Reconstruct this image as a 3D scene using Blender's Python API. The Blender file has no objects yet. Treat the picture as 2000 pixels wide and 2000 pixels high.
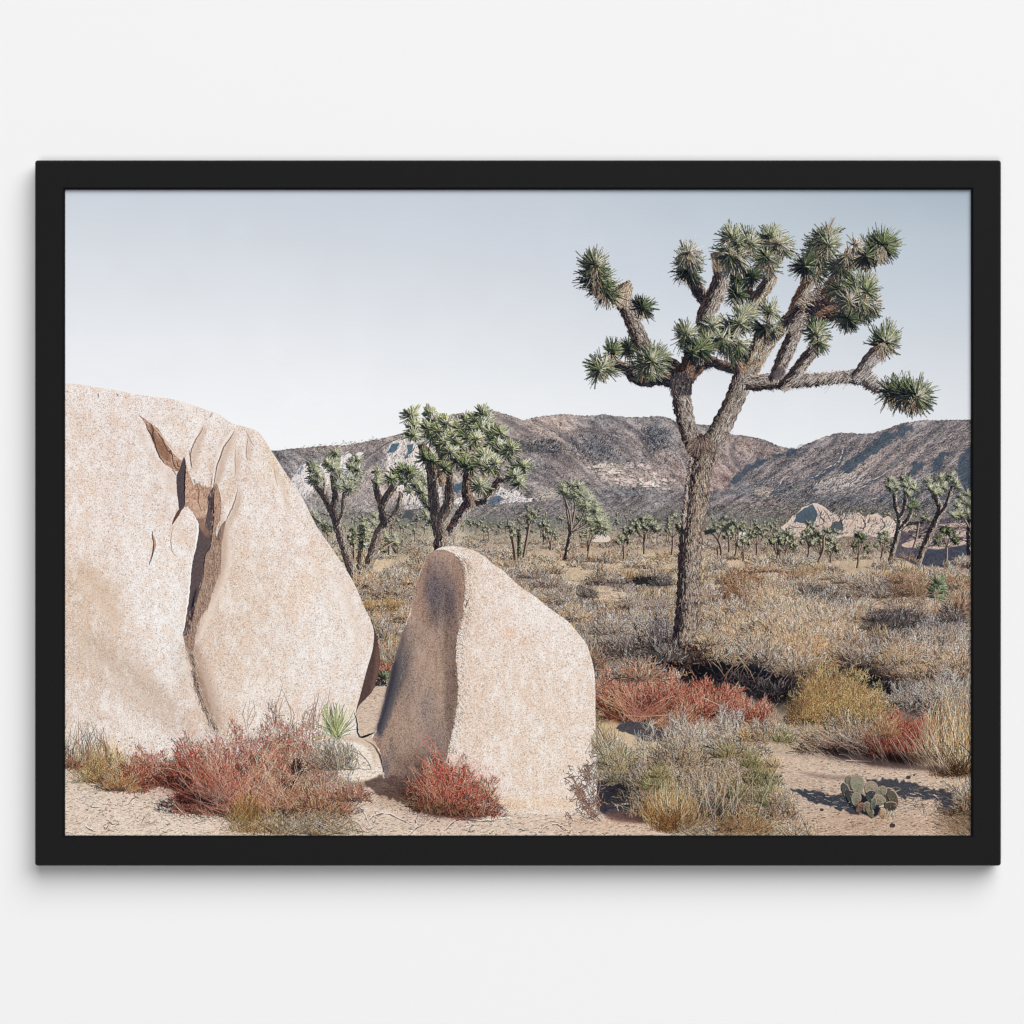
"""A black framed landscape print hanging on a plain white wall, seen square on."""
import bpy, bmesh, math
import numpy as np
# ---------------------------------------------------------------- the ink of the art print
# The print is a flat sheet.  Its ink (a desert landscape) is computed here stroke by stroke.
S = 2
OX, OY, PW, PH = 120, 364, 1784, 1276
W, H = PW * S, PH * S
img = np.zeros((H, W, 3), np.float32)
rng = np.random.default_rng(11)
LX, LY = 0.78, -0.62          # where the sun of the printed landscape stands

def A(v): return np.asarray(v, np.float32)

def up(g, h, w):
    """bicubic-ish smooth upsample of a small grid to h x w"""
    gh, gw = g.shape[:2]
    ys = np.linspace(0, gh - 1.001, h); xs = np.linspace(0, gw - 1.001, w)
    yi = ys.astype(int); xi = xs.astype(int)
    fy = (ys - yi).astype(np.float32); fx = (xs - xi).astype(np.float32)
    fy = fy * fy * (3 - 2 * fy); fx = fx * fx * (3 - 2 * fx)
    sh = (-1, 1) + (1,) * (g.ndim - 2)
    r = g[yi] * (1 - fy).reshape((-1, 1) + (1,) * (g.ndim - 2)) + g[np.minimum(yi + 1, gh - 1)] * fy.reshape((-1, 1) + (1,) * (g.ndim - 2))
    fxx = fx.reshape((1, -1) + (1,) * (g.ndim - 2))
    return r[:, xi] * (1 - fxx) + r[:, np.minimum(xi + 1, gw - 1)] * fxx

def lin(g, h, w):
    gh, gw = g.shape[:2]
    ys = np.linspace(0, gh - 1.001, h); xs = np.linspace(0, gw - 1.001, w)
    yi = ys.astype(int); xi = xs.astype(int)
    e = (1,) * (g.ndim - 2)
    fy = (ys - yi).astype(np.float32).reshape((-1, 1) + e); fx = (xs - xi).astype(np.float32).reshape((1, -1) + e)
    r = g[yi] * (1 - fy) + g[yi + 1] * fy
    return r[:, xi] * (1 - fx) + r[:, xi + 1] * fx

def noise(h, w, cy, cx=None, shear=0.0):
    """value noise -1..1 for an h x w block (canvas px), cell size in photo px"""
    cx = cx or cy
    g = rng.uniform(-1, 1, (int(h / S / cy) + 3, int(w / S / cx) + 3)).astype(np.float32)
    n = up(g, h, w)
    return n

def fbm(h, w, c, o=4, p=0.55, cx=None):
    r = 0; a = 1; t = 0; cx = cx or c
    for k in range(o):
        r = r + a * noise(h, w, c, cx); t += a; a *= p; c = max(c / 2, .5); cx = max(cx / 2, .5)
    return r / t * 1.6

def warp(n, ang, st):
    """shear a noise block so that its grain leans"""
    h, w = n.shape
    sh = (np.arange(h) * st).astype(int)
    idx = (np.arange(w)[None] + sh[:, None]) % w
    return n[np.arange(h)[:, None], idx]

def box(x0, y0, x1, y1):
    a = max(0, int((x0 - OX) * S)); b = max(0, int((y0 - OY) * S))
    c = min(W, int((x1 - OX) * S) + 1); d = min(H, int((y1 - OY) * S) + 1)
    return a, b, c, d

def smooth(pts, n=8, closed=False):
    P = np.array(pts, float)
    if closed: P = np.vstack([P[-1], P, P[0], P[1]])
    else: P = np.vstack([2 * P[0] - P[1], P, 2 * P[-1] - P[-2]])
    out = []
    t = np.linspace(0, 1, n, endpoint=False)[:, None]
    for i in range(1, len(P) - 2):
        a, b, c, d = P[i - 1], P[i], P[i + 1], P[i + 2]
        out.append(.5 * ((2 * b) + (-a + c) * t + (2 * a - 5 * b + 4 * c - d) * t * t + (-a + 3 * b - 3 * c + d) * t ** 3))
    if not closed: out.append(P[-2:-1])
    return np.vstack(out)

def mask(pts, soft=0, pad=0):
    P = (np.array(pts, float) - [OX, OY]) * S
    pd = int((soft * 2 + pad) * S) + 2
    a = max(0, int(P[:, 0].min()) - pd); c = min(W, int(P[:, 0].max()) + pd)
    b = max(0, int(P[:, 1].min()) - pd); d = min(H, int(P[:, 1].max()) + pd)
    m = np.zeros((max(d - b, 1), max(c - a, 1)), np.float32)
    x, y = P[:, 0], P[:, 1]; x2, y2 = np.roll(x, -1), np.roll(y, -1)
    for r in range(b, d):
        yy = r + .5
        k = (y <= yy) != (y2 <= yy)
        if not k.any(): continue
        xs = np.sort(x[k] + (yy - y[k]) / (y2[k] - y[k]) * (x2[k] - x[k]))
        for i in range(0, len(xs) - 1, 2):
            u = max(0, int(round(xs[i])) - a); v = int(round(xs[i + 1])) - a
            if v > u: m[r - b, u:v] = 1
    if soft: m = blur(m, soft)
    return m, (a, b, c, d)

def blur(m, r):
    k = max(1, int(r * S))
    for ax in (0, 1):
        for _ in range(2):
            pd = [(k, k) if i == ax else (0, 0) for i in range(m.ndim)]
            c = np.cumsum(np.pad(m, pd, mode='edge'), axis=ax, dtype=np.float64)
            n = m.shape[ax]
            hi = np.take(c, np.arange(2 * k, 2 * k + n), axis=ax)
            lo = np.take(c, np.arange(0, n), axis=ax)
            m = ((hi - lo) / (2 * k)).astype(np.float32)
    return m

def blend(m, bx, col, alpha=1.0):
    a, b, c, d = bx
    m = (m * alpha)[..., None]
    img[b:d, a:c] = img[b:d, a:c] * (1 - m) + A(col) * m

def poly(pts, col, soft=0, alpha=1.0, sm=True, amp=0, grain=3):
    if sm: pts = smooth(pts, 8, True)
    m, bx = mask(pts, soft)
    a, b, c, d = bx
    if amp:
        n = fbm(d - b, c - a, grain, 3)[..., None] * amp
        blend(m, bx, A(col) + n * A([1, .97, .93]), alpha)
    else: blend(m, bx, col, alpha)

def rough(pts, col, amp=1.6, soft=.7, alpha=1.0, tex=6, grain=2):
    """polygon with a broken, irregular edge"""
    P = np.array(pts, float); out = []
    for i in range(len(P)):
        a, b = P[i], P[(i + 1) % len(P)]; m = max(2, int(np.hypot(*(b - a)) / 3))
        for t in np.linspace(0, 1, m, endpoint=False): out.append(a + (b - a) * t)
    out = np.array(out); e = N(1, out.shape); e = (e + np.roll(e, 1, 0) + np.roll(e, -1, 0)) / 1.7
    poly(out + e * amp, col, soft, alpha, False, tex, grain)

def fold(pts, w, dark=(196, 172, 156), light=(240, 230, 224), a=.55, soft=4):
    """rounded fold in stone: a soft dark flank on one side of the line, a soft bright lip on the other"""
    P = smooth(pts, 8); T = np.gradient(P, axis=0); L = np.hypot(T[:, 0], T[:, 1])[:, None] + 1e-6; Nn = np.c_[-T[:, 1], T[:, 0]] / L
    tp = (np.sin(np.linspace(.12, np.pi - .12, len(P))) ** .6)[:, None]
    poly(np.vstack([P, (P - Nn * w * tp)[::-1]]), dark, soft, a, False)
    poly(np.vstack([P, (P + Nn * w * .5 * tp)[::-1]]), light, soft * .6, a * .8, False)

def field(bx, base, blobs):
    """colour field: gaussian patches (x, y, rx, ry, colour, alpha[, angle]) over a base"""
    a, b, c, d = bx; st = 4
    hh, ww = (d - b) // st + 2, (c - a) // st + 2
    Y, X = np.mgrid[0:hh, 0:ww].astype(np.float32)
    X = (X * st + a) / S + OX; Y = (Y * st + b) / S + OY
    f = np.empty((hh, ww, 3), np.float32); f[:] = A(base)
    for q in blobs:
        x, y, rx, ry, col, al = q[:6]; an = math.radians(q[6]) if len(q) > 6 else 0
        dx, dy = X - x, Y - y
        u = (dx * math.cos(an) + dy * math.sin(an)) / rx; v = (-dx * math.sin(an) + dy * math.cos(an)) / ry
        m = (al * np.exp(-(u * u + v * v) ** 1.5 * .7))[..., None]
        f = f * (1 - m) + A(col) * m
    return lin(f, (hh - 1) * st, (ww - 1) * st)[:d - b, :c - a] if False else _fit(f, st, d - b, c - a)

def tone(blobs, base=(1, 1, 1)):
    """broad tints of the printed picture: every patch multiplies the ink under it"""
    q = np.array([(b[0] - 2.2 * max(b[2], b[3]), b[1] - 2.2 * max(b[2], b[3]), b[0] + 2.2 * max(b[2], b[3]), b[1] + 2.2 * max(b[2], b[3])) for b in blobs])
    bx = box(q[:, 0].min(), q[:, 1].min(), q[:, 2].max(), q[:, 3].max()); a, b, c, d = bx
    f = field(bx, base, blobs); v = img[b:d, a:c]; k = np.clip((214 - v.mean(2, keepdims=True)) / 24, 0, 1) if f.max() > 1.08 else 1
    img[b:d, a:c] = v * (1 + (f - 1) * k)

def _fit(f, st, h, w):
    ys = np.arange(h) / st; xs = np.arange(w) / st
    yi = ys.astype(int); xi = xs.astype(int)
    fy = (ys - yi).astype(np.float32)[:, None, None]; fx = (xs - xi).astype(np.float32)[None, :, None]
    r = f[yi] * (1 - fy) + f[yi + 1] * fy
    return r[:, xi] * (1 - fx) + r[:, xi + 1] * fx

def strokes(x0, y0, x1, y1, w0, w1, c0, c1=None, bend=0.0):
    """many tapered, slightly bent strokes; later ones lie on top.  photo px."""
    x0, y0, x1, y1 = [np.atleast_1d(np.asarray(v, np.float32)) for v in (x0, y0, x1, y1)]
    n = len(x0)
    if n == 0: return
    w0 = np.broadcast_to(np.asarray(w0, np.float32), (n,)); w1 = np.broadcast_to(np.asarray(w1, np.float32), (n,))
    bend = np.broadcast_to(np.asarray(bend, np.float32), (n,))
    c0 = np.broadcast_to(A(c0), (n, 3)); c1 = c0 if c1 is None else np.broadcast_to(A(c1), (n, 3))
    CH = 12000
    for s in range(0, n, CH):
        e = min(n, s + CH); sl = slice(s, e)
        dx = (x1[sl] - x0[sl]) * S; dy = (y1[sl] - y0[sl]) * S
        L = np.sqrt(dx * dx + dy * dy) + 1e-3
        na = np.maximum(2, (L * 1.25).astype(int) + 1)
        nb = np.maximum(1, np.ceil(np.maximum(w0[sl], w1[sl]) * S * 1.15).astype(int))
        tot = na * nb
        idx = np.repeat(np.arange(e - s), tot)
        k = np.arange(tot.sum()) - np.repeat(np.cumsum(tot) - tot, tot)
        ia = k // nb[idx]; ib = k % nb[idx]
        t = (ia / (na[idx] - 1)).astype(np.float32)
        o = np.where(nb[idx] > 1, ib / np.maximum(nb[idx] - 1, 1) - .5, 0).astype(np.float32)
        wd = (w0[sl][idx] * (1 - t) + w1[sl][idx] * t) * S
        ok = (nb[idx] == 1) | (np.abs(o) * 2 * np.maximum(w0[sl], w1[sl])[idx] * S <= np.maximum(wd, 1.0))
        o = o * np.maximum(w0[sl], w1[sl])[idx] * S
        px, py = -dy / L, dx / L
        bb = bend[sl][idx] * L[idx] * 4 * t * (1 - t)
        X = (x0[sl][idx] - OX) * S + dx[idx] * t + px[idx] * (o + bb)
        Y = (y0[sl][idx] - OY) * S + dy[idx] * t + py[idx] * (o + bb)
        X = X.astype(int); Y = Y.astype(int)
        ok &= (X >= 0) & (X < W) & (Y >= 0) & (Y < H)
        C = c0[sl][idx] * (1 - t)[:, None] + c1[sl][idx] * t[:, None]
        img[Y[ok], X[ok]] = C[ok]

def pairs(x0, y0, x1, y1, w0, w1, c0, c1=None, bend=0.0, dk=.42, off=(-.7, .8), ex=.5, frac=1.0):
    """strokes, each with its own thin dark gap beneath it"""
    n = len(x0)
    if n == 0: return
    c1 = c0 if c1 is None else c1
    f = lambda v: np.broadcast_to(np.asarray(v, np.float32), (n,))
    def il(a, b):
        r = np.empty((2 * n,) + a.shape[1:], np.float32); r[0::2] = a; r[1::2] = b; return r
    keep = np.ones(2 * n, bool)
    if frac < 1: keep[0::2] = rng.random(n) < frac
    sh = np.array([.96, .98, 1.1], np.float32) * dk
    A_ = [il(f(x0) + off[0], f(x0)), il(f(y0) + off[1], f(y0)), il(f(x1) + off[0], f(x1)), il(f(y1) + off[1], f(y1)), il(f(w0) + ex, f(w0)), il(f(w1) + ex, f(w1)), il(A(c0) * sh, A(c0)), il(A(c1) * sh, A(c1)), il(f(bend), f(bend))]
    A_ = [a[keep] for a in A_]
    strokes(*A_)

def U(a, b, n=None): return rng.uniform(a, b, n)
def N(s, n=None): return rng.normal(0, s, n)

def pick(pal, n, w=None):
    p = A(pal); w = None if w is None else np.resize(w, len(p)) / np.resize(w, len(p)).sum(); i = rng.choice(len(p), n, p=w)
    return p[i] + rng.normal(0, 7, (n, 1)).astype(np.float32) + rng.normal(0, 3, (n, 3)).astype(np.float32)

# ---------------------------------------------------------------- limbs and rosettes
BARK = dict(lit=[(192, 176, 165), (166, 149, 138), (214, 199, 187), (132, 114, 104), (90, 77, 73)],
            sh=[(48, 46, 56), (64, 58, 62), (36, 36, 46), (84, 72, 70)], lw=[3, 3, 1.6, 2, 1.8])
DARKB = dict(lit=[(98, 84, 80), (76, 66, 66), (60, 54, 60), (130, 112, 100)], sh=[(46, 46, 56), (34, 36, 46), (66, 62, 68)], lw=[3, 3, 3, 1])
THATCH = dict(lit=[(206, 186, 158), (176, 150, 124), (140, 112, 92), (100, 76, 66), (222, 208, 186)],
              sh=[(80, 66, 62), (58, 52, 56), (104, 84, 74)], lw=[3, 3, 2, 1.4, 1.6])
PALEB = dict(lit=[(208, 198, 190), (182, 170, 164), (150, 136, 130), (108, 96, 96)], sh=[(84, 76, 80), (60, 56, 64)], lw=[3, 3, 2, 1.3])
TRUNK = dict(lit=[(176, 154, 139), (144, 123, 110), (204, 183, 167), (108, 90, 82), (74, 62, 60)], sh=[(48, 44, 50), (62, 54, 56), (34, 32, 40), (84, 68, 64)], lw=[3, 3, 1.8, 2.4, 2])
REDB = dict(lit=[(138, 110, 96), (112, 86, 76), (90, 70, 66), (164, 136, 118)], sh=[(60, 44, 46), (44, 38, 44)], lw=[3, 3, 2, 1])

def limb(pts, pal=BARK, thr=-0.35, dash=(5, 10), shag=0.3, dens=1.0, fr=0.30):
    """pts: (x, y, half width); thr: where across the limb the shade begins"""
    P = smooth(pts, 14)
    d = np.diff(P[:, :2], axis=0); L = np.hypot(d[:, 0], d[:, 1]); s = np.r_[0, np.cumsum(L)]
    n = max(4, int(s[-1] * S * 1.6)); q = np.linspace(0, s[-1], n)
    X, Y, R = [np.interp(q, s, P[:, i]) for i in range(3)]
    TX = np.gradient(X); TY = np.gradient(Y); T = np.hypot(TX, TY) + 1e-6; TX /= T; TY /= T
    NX, NY = -TY, TX
    flip = np.sign(NX * LX + NY * LY); flip[flip == 0] = 1
    NX *= flip; NY *= flip                       # +u = towards the light
    R = R * (1 + .06 * np.sin(q * .35) + .02 * np.interp(q, np.linspace(0, s[-1], 30), N(1, 30)))
    m = int(R.max() * 2 * S * 1.4) + 3
    u = np.linspace(-1, 1, m)[None]
    thr = min(thr + .12, .7)
    lit = np.clip((u - thr) / .35, 0, 1)[..., None]
    a = A(pal['lit']); b = A(pal['sh'])
    base = a[1] * .92 * lit + b[0] * (1 - lit)
    base = np.broadcast_to(base, (n, m, 3)) * (.80 + .14 * rng.random((n, m, 1)))
    xx = ((X[:, None] + NX[:, None] * u * R[:, None] - OX) * S).astype(int); yy = ((Y[:, None] + NY[:, None] * u * R[:, None] - OY) * S).astype(int)
    ok = (xx >= 0) & (xx < W) & (yy >= 0) & (yy < H)
    img[yy[ok], xx[ok]] = base[ok]
    area = s[-1] * R.mean() * 2
    k = int(area * .20 * dens); i = rng.integers(0, n, k); uu = U(-.95, .95, k)
    lt = uu > thr + N(.16, k)
    col = np.where(lt[:, None], pick(pal['lit'], k, pal['lw']), pick(pal['sh'], k))
    edge = np.clip(1.1 - .32 * np.abs(uu - .55), .6, 1.1)[:, None]; col = col * np.where(lt[:, None], edge, 1)
    ln = U(dash[0], dash[1], k); an = N(fr, k)
    ca, sa = np.cos(an), np.sin(an)
    ux = TX[i] * ca - TY[i] * sa; uy = TX[i] * sa + TY[i] * ca
    px = X[i] + NX[i] * uu * R[i]; py = Y[i] + NY[i] * uu * R[i]
    pairs(px - ux * ln / 2, py - uy * ln / 2, px + ux * ln / 2, py + uy * ln / 2, U(.8, 1.7, k), .6, col * 1.04, col * .90, N(.08, k), .5, (-.7, .8), .35, .75)
    k = int(s[-1] * .9 * shag * (.3 if shag < .9 else .8)); i = rng.integers(0, n, k); sg = np.where(rng.random(k) < .5, 1, -1)
    px = X[i] + NX[i] * sg * R[i] * .92; py = Y[i] + NY[i] * sg * R[i] * .92; ln = U(3, 9, k)
    dx = NX[i] * sg * .35 - TX[i] * .5 + N(.25, k); dy = NY[i] * sg * .35 + .35 - TY[i] * .5 + N(.25, k); ln = ln * .75
    col = np.where((sg > 0)[:, None], pick(pal['lit'], k, pal['lw']), pick(pal['sh'], k))
    strokes(px, py, px + dx * ln, py + dy * ln, 1.2, .5, col, None, N(.1, k))

GREEN = dict(lit=[(188, 186, 142), (158, 160, 116), (212, 208, 174), (124, 132, 92), (226, 218, 192)],
             mid=[(112, 122, 86), (88, 98, 72), (138, 142, 108), (68, 80, 62)],
             dk=[(42, 48, 50), (58, 66, 60), (34, 40, 46), (80, 88, 74)])
DEEP = dict(lit=[(128, 140, 98), (100, 114, 80), (162, 166, 126), (80, 94, 70)],
            mid=[(76, 90, 66), (58, 70, 58), (98, 108, 82)],
            dk=[(32, 38, 44), (44, 52, 52), (26, 32, 40)])
PALE = dict(lit=[(228, 214, 194), (206, 186, 162), (236, 228, 214), (174, 148, 124)],
            mid=[(156, 146, 118), (124, 124, 100), (182, 162, 136)],
            dk=[(60, 62, 64), (78, 76, 70), (46, 50, 56)])

def rosette(cx, cy, R, dr=None, sp=0.0, pal=GREEN, n=None, dark=0.0, squash=1.0, w=1.7, core=None):
    """spiky leaf head: dr = axis angle in degrees (0 right, 90 up), sp = how far leaves lean to it, dark -1..1 shade bias"""
    n = int((n or int(60 + R * 9)) * .58)
    z = U(-.3, 1, n); th = U(0, 2 * np.pi, n)
    r = np.sqrt(np.clip(1 - z * z, .0, 1))
    dx, dy = np.cos(th) * r, np.sin(th) * r
    if dr is not None:
        a = math.radians(dr); ax, ay = math.cos(a), -math.sin(a)
        dx = dx + ax * sp; dy = dy + ay * sp
        q = np.sqrt(dx * dx + dy * dy + z * z); dx /= q; dy /= q; z = z / q
    o = np.argsort(z + N(.25, n)); dx, dy, z = dx[o], dy[o], z[o]
    th2 = np.arctan2(dy, dx); Ln = R * U(.60, 1.24, n) * (1 + .15 * np.sin(2 * th2 + U(0, 6.3)) + .10 * np.sin(3 * th2 + U(0, 6.3)) + .06 * np.sin(7 * th2 + U(0, 6.3))); dy = dy * squash
    lum = dx * LX * .8 + dy * LY * .9 + z * .35 - dark + N(.28, n)
    col = np.where((lum > .52)[:, None], pick(pal['lit'], n), np.where((lum > .02)[:, None], pick(pal['mid'], n), pick(pal['dk'], n)))
    f0 = .10; small = R < 14
    if R > 20:   # dry leaves that hang below the green ones
        k = int(n * .22); a3 = np.pi / 2 + N(.5, k); l3 = R * U(.5, 1.05, k)
        pairs(cx + N(R * .16, k), cy + N(R * .12, k), cx + np.cos(a3) * l3 * .8, cy + np.sin(a3) * l3, 1.1, .5, pick([(176, 154, 126), (146, 122, 100), (202, 184, 158), (118, 98, 84)], k), None, N(.06, k), .5, (-.5, .8), .3, .7)
    tip = col * 1.10 + 18
    pairs(cx + dx * Ln * f0, cy + dy * Ln * f0, cx + dx * Ln, cy + dy * Ln, w * (.62 + R / 60), .35, col * .66, tip, N(.04, n), .42, (-.5, .8), .3 if small else .5, .8 if small else 1.0)
    # shade deep between the leaves
    k = n // (12 if small else 5); i = rng.integers(0, n, k)
    strokes(cx + dx[i] * 2, cy + dy[i] * 2, cx + dx[i] * Ln[i] * .5, cy + dy[i] * Ln[i] * .5, 1.0, .5, pick(pal['dk'], k))
    k = n // 4; a2 = np.arctan2(LY, LX) + N(.9, k); l2 = R * U(.55, 1.0, k)
    k = int(k * .6); a2 = a2[:k]; l2 = l2[:k]
    strokes(cx + np.cos(a2) * R * .3, cy + np.sin(a2) * R * .3, cx + np.cos(a2) * l2, cy + np.sin(a2) * l2, w * .7, .4, pick(pal['lit' if dark < .3 else 'mid'], k) * .95, None, N(.04, k))

def column(pts, R, pal=GREEN, sp=.7, dark=0.0, step=7, n=None):
    """a leafy arm: rosettes strung from its base to its tip, leaves leaning forward"""
    P = smooth(pts, 10); d = np.diff(P, axis=0); L = np.hypot(d[:, 0], d[:, 1]); s = np.r_[0, np.cumsum(L)]
    m = max(2, int(s[-1] / step) + 1)
    for q in np.linspace(0, s[-1], m):
        x, y = np.interp(q, s, P[:, 0]), np.interp(q, s, P[:, 1])
        x2, y2 = np.interp(q + 2, s, P[:, 0]) - np.interp(q - 2, s, P[:, 0]), np.interp(q + 2, s, P[:, 1]) - np.interp(q - 2, s, P[:, 1])
        rosette(x, y, R, math.degrees(math.atan2(-y2, x2)), sp, pal, n or int(30 + R * 4), dark)

FAR = dict(lit=[(206, 204, 164), (176, 178, 136), (216, 212, 180), (146, 152, 114)],
           mid=[(112, 118, 88), (90, 98, 76), (138, 142, 108)],
           dk=[(42, 48, 46), (58, 66, 58), (34, 40, 42)])

def clumps(lst, r=9, pal=FAR, dark=0.0, w=1.1):
    for q in lst:
        rr = q[2] if len(q) > 2 else r
        rosette(q[0], q[1], rr, 75, .35, pal, int(26 + rr * 6), dark, 1, w)
        k = int(2 + rr * .7); a = N(.9, k) - .9; l = rr * U(.35, .95, k)
        strokes(q[0] + 1 + np.cos(a) * l * .35, q[1] - 1 + np.sin(a) * l * .35, q[0] + 1 + np.cos(a) * l, q[1] - 1 + np.sin(a) * l, 1.0, .6, pick(pal['lit'], k) * .93)

def twig(pts, c, w):
    for (a, b) in zip(pts[:-1], pts[1:]):
        m = max(3, int(math.hypot(b[0] - a[0], b[1] - a[1]) / 2))
        strokes([a[0]], [a[1]], [b[0]], [b[1]], w, w * .85, [c])

# ---------------------------------------------------------------- shrubs
STRAW = [(212, 192, 168), (190, 169, 146), (226, 210, 190), (160, 140, 121), (122, 106, 95)]
GREY = [(184, 175, 168), (158, 150, 145), (206, 198, 190), (128, 122, 121), (98, 93, 92)]
SLATE = [(118, 114, 112), (92, 89, 90), (146, 140, 135), (68, 66, 71), (170, 162, 154)]
RED = [(164, 96, 82), (138, 78, 70), (186, 126, 108), (110, 64, 60), (206, 166, 142)]
PINK = [(198, 142, 122), (172, 114, 98), (218, 182, 158), (140, 88, 78)]
OLIVE = [(184, 150, 116), (158, 130, 100), (206, 176, 142), (128, 108, 86), (140, 128, 98)]
GRN = [(136, 134, 98), (112, 114, 82), (166, 160, 128), (92, 92, 72), (150, 136, 108)]
GOLD = [(200, 166, 130), (176, 142, 108), (218, 192, 160), (146, 114, 88)]
BROWN = [(158, 134, 116), (134, 111, 98), (182, 158, 138), (108, 90, 82)]
DARK = [(44, 44, 52), (58, 55, 60), (34, 35, 44), (76, 69, 69)]

def bush(cx, by, rx, h, pal, n=None, ln=(8, 18), dk=.35, under=DARK, fan=1.0, wd=(.6, 1.2), lean=0.0, body=True, low=.35, top=1.0, bend=.08, foot=1.0):
    """twiggy shrub: cx, ground y, half width, height"""
    n = int((n or int(rx * h * .42)) * .8)
    if body:
        k = int(rx * h * .16)
        a = U(0, np.pi, k); q = np.sqrt(U(0, 1, k)) * .86
        x = cx + np.cos(a) * q * rx; y = by - np.sin(a) * q * h * .9
        v = U(0, 2 * np.pi, k); l = U(4, 10, k)
        mc = (A(pal).mean(0) * .80 + A(under).mean(0) * .20) * A([1.05, .985, .935])
        strokes(x, y, x + np.cos(v) * l, y + np.sin(v) * l, 2.2, 1.2, mc + N(9, (k, 1)))
    if body:
        k = int(rx * (1.6 + h * .05) * foot); x = cx - rx * .2 + N(rx * .36, k); y = by + np.abs(N(h * .05, k)) - U(0, h * .2, k); l = U(2, 6, k)
        strokes(x, y, x + l * np.where(rng.random(k) < .5, 1, -1), y - U(0, 5, k), 1.3, .7, pick(DARK + [(84, 76, 74), (104, 94, 88)], k))
    a = U(0, np.pi, n); q = np.sqrt(U(0, 1, n))
    rag = 1 + .14 * np.sin(a * 7 + cx) + .08 * np.sin(a * 17 + by)
    x = cx + np.cos(a) * q * rx * rag; y = by - np.sin(a) * q * h * rag
    hgt = np.clip((by - y) / h, 0, 1)
    o = np.argsort(-hgt + N(.3, n)); x, y, hgt = x[o], y[o], hgt[o]
    wild = rng.random(n) < .35
    ang = np.arctan2(-(h * .5 + (by - y)), (x - cx) * 1.3 * fan + lean * h) + N(.5, n) + np.where(wild, N(1.1, n), 0)
    l = U(ln[0], ln[1], n) * np.where(wild, .6, 1)
    lit = hgt * top + (x - cx) / rx * .18 + N(.28, n)
    isdk = (rng.random(n) < dk * (1.2 - hgt) * .7) | (lit < low - .25)
    col = np.where(isdk[:, None], pick(under, n), pick(pal, n))
    col = col * np.where(isdk, .95, np.clip(.94 + .34 * lit, .84, 1.28))[:, None] * A([1.05, .985, .935])
    pairs(x, y, x + np.cos(ang) * l, y + np.sin(ang) * l, U(wd[0], wd[1], n), .45, col * .97, col * 1.05, N(bend, n), .46, (-.7, .8), .2, .45)

def tuft(cx, by, rx, h, pal, n=120, root=None, wd=(.8, 1.3), jit=.25):
    wd = (wd[0] * .8, wd[1] * .85); n = int(n * .8)
    root = root or rx * .35
    x = cx + N(root, n) * .8; y = by + N(2, n) + np.abs(N(2, n))
    t = U(-1, 1, n); x1 = cx + t * rx + N(rx * .12, n); y1 = by - h * (1 - .45 * t * t) * U(.45, 1.05, n)
    c = pick(pal, n) * A([1.1, 1.08, 1.02])
    o = np.argsort(y)
    pairs(x[o], y[o], x1[o], y1[o], U(wd[0], wd[1], n), .45, c * .8, c * 1.06, np.sign(t[o]) * .07 + N(.07, n), .5, (-.7, .4), .3, .5)

def dashes(x0, y0, x1, y1, n, pal, ang, sa=.3, ln=(2, 6), wd=(.6, 1.2), w=None, inside=None):
    x = U(x0, x1, n); y = U(y0, y1, n)
    if inside is not None:
        ok = inside(x, y); x, y = x[ok], y[ok]; n = len(x)
    a = math.radians(ang) + N(sa, n); l = U(ln[0], ln[1], n)
    strokes(x, y, x + np.cos(a) * l, y - np.sin(a) * l, U(wd[0], wd[1], n), .45, pick(pal, n, w), None, N(.08, n))

def inpoly(pts):
    P = np.array(pts, float)
    def f(x, y):
        r = np.zeros(len(x), bool); j = len(P) - 1
        for i in range(len(P)):
            k = ((P[i, 1] > y) != (P[j, 1] > y)) & (x < (P[j, 0] - P[i, 0]) * (y - P[i, 1]) / (P[j, 1] - P[i, 1] + 1e-9) + P[i, 0])
            r ^= k; j = i
        return r
    return f

def line(pts, c, w, taper=True, jit=.4, soft=False):
    P = smooth(pts, 6)
    n = len(P) - 1; t = np.linspace(0, 1, n)
    ww = w * (np.sin(np.pi * (t * .9 + .05)) * .8 + .2) if taper else np.full(n, w)
    P = P + N(jit, P.shape)
    strokes(P[:-1, 0], P[:-1, 1], P[1:, 0], P[1:, 1], ww, ww, c)
# ---------------------------------------------------------------- sky
def sky():
    g = A([[(201, 207, 216), (198, 205, 214), (194, 201, 211), (181, 192, 203), (165, 178, 189)],
           [(211, 216, 223), (207, 212, 220), (202, 208, 217), (192, 201, 211), (182, 193, 203)],
           [(220, 224, 229), (217, 221, 227), (211, 215, 222), (200, 207, 216), (193, 201, 211)],
           [(229, 231, 235), (228, 230, 234), (221, 225, 229), (211, 216, 223), (205, 210, 217)],
           [(234, 236, 239), (236, 237, 240), (231, 233, 236), (223, 226, 230), (216, 220, 225)],
           [(237, 239, 241), (240, 241, 243), (236, 238, 240), (231, 233, 236), (223, 226, 229)]])
    h = int((880 - OY) * S)
    img[:h] = lin(g, h, W)
    img[:h] += fbm(h, W, 60, 2)[..., None] * A([.8, .9, 1.0])
    # faint vapour trail
    strokes([1322], [628], [1368], [598], 1.0, 1.4, (212, 218, 226))

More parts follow.
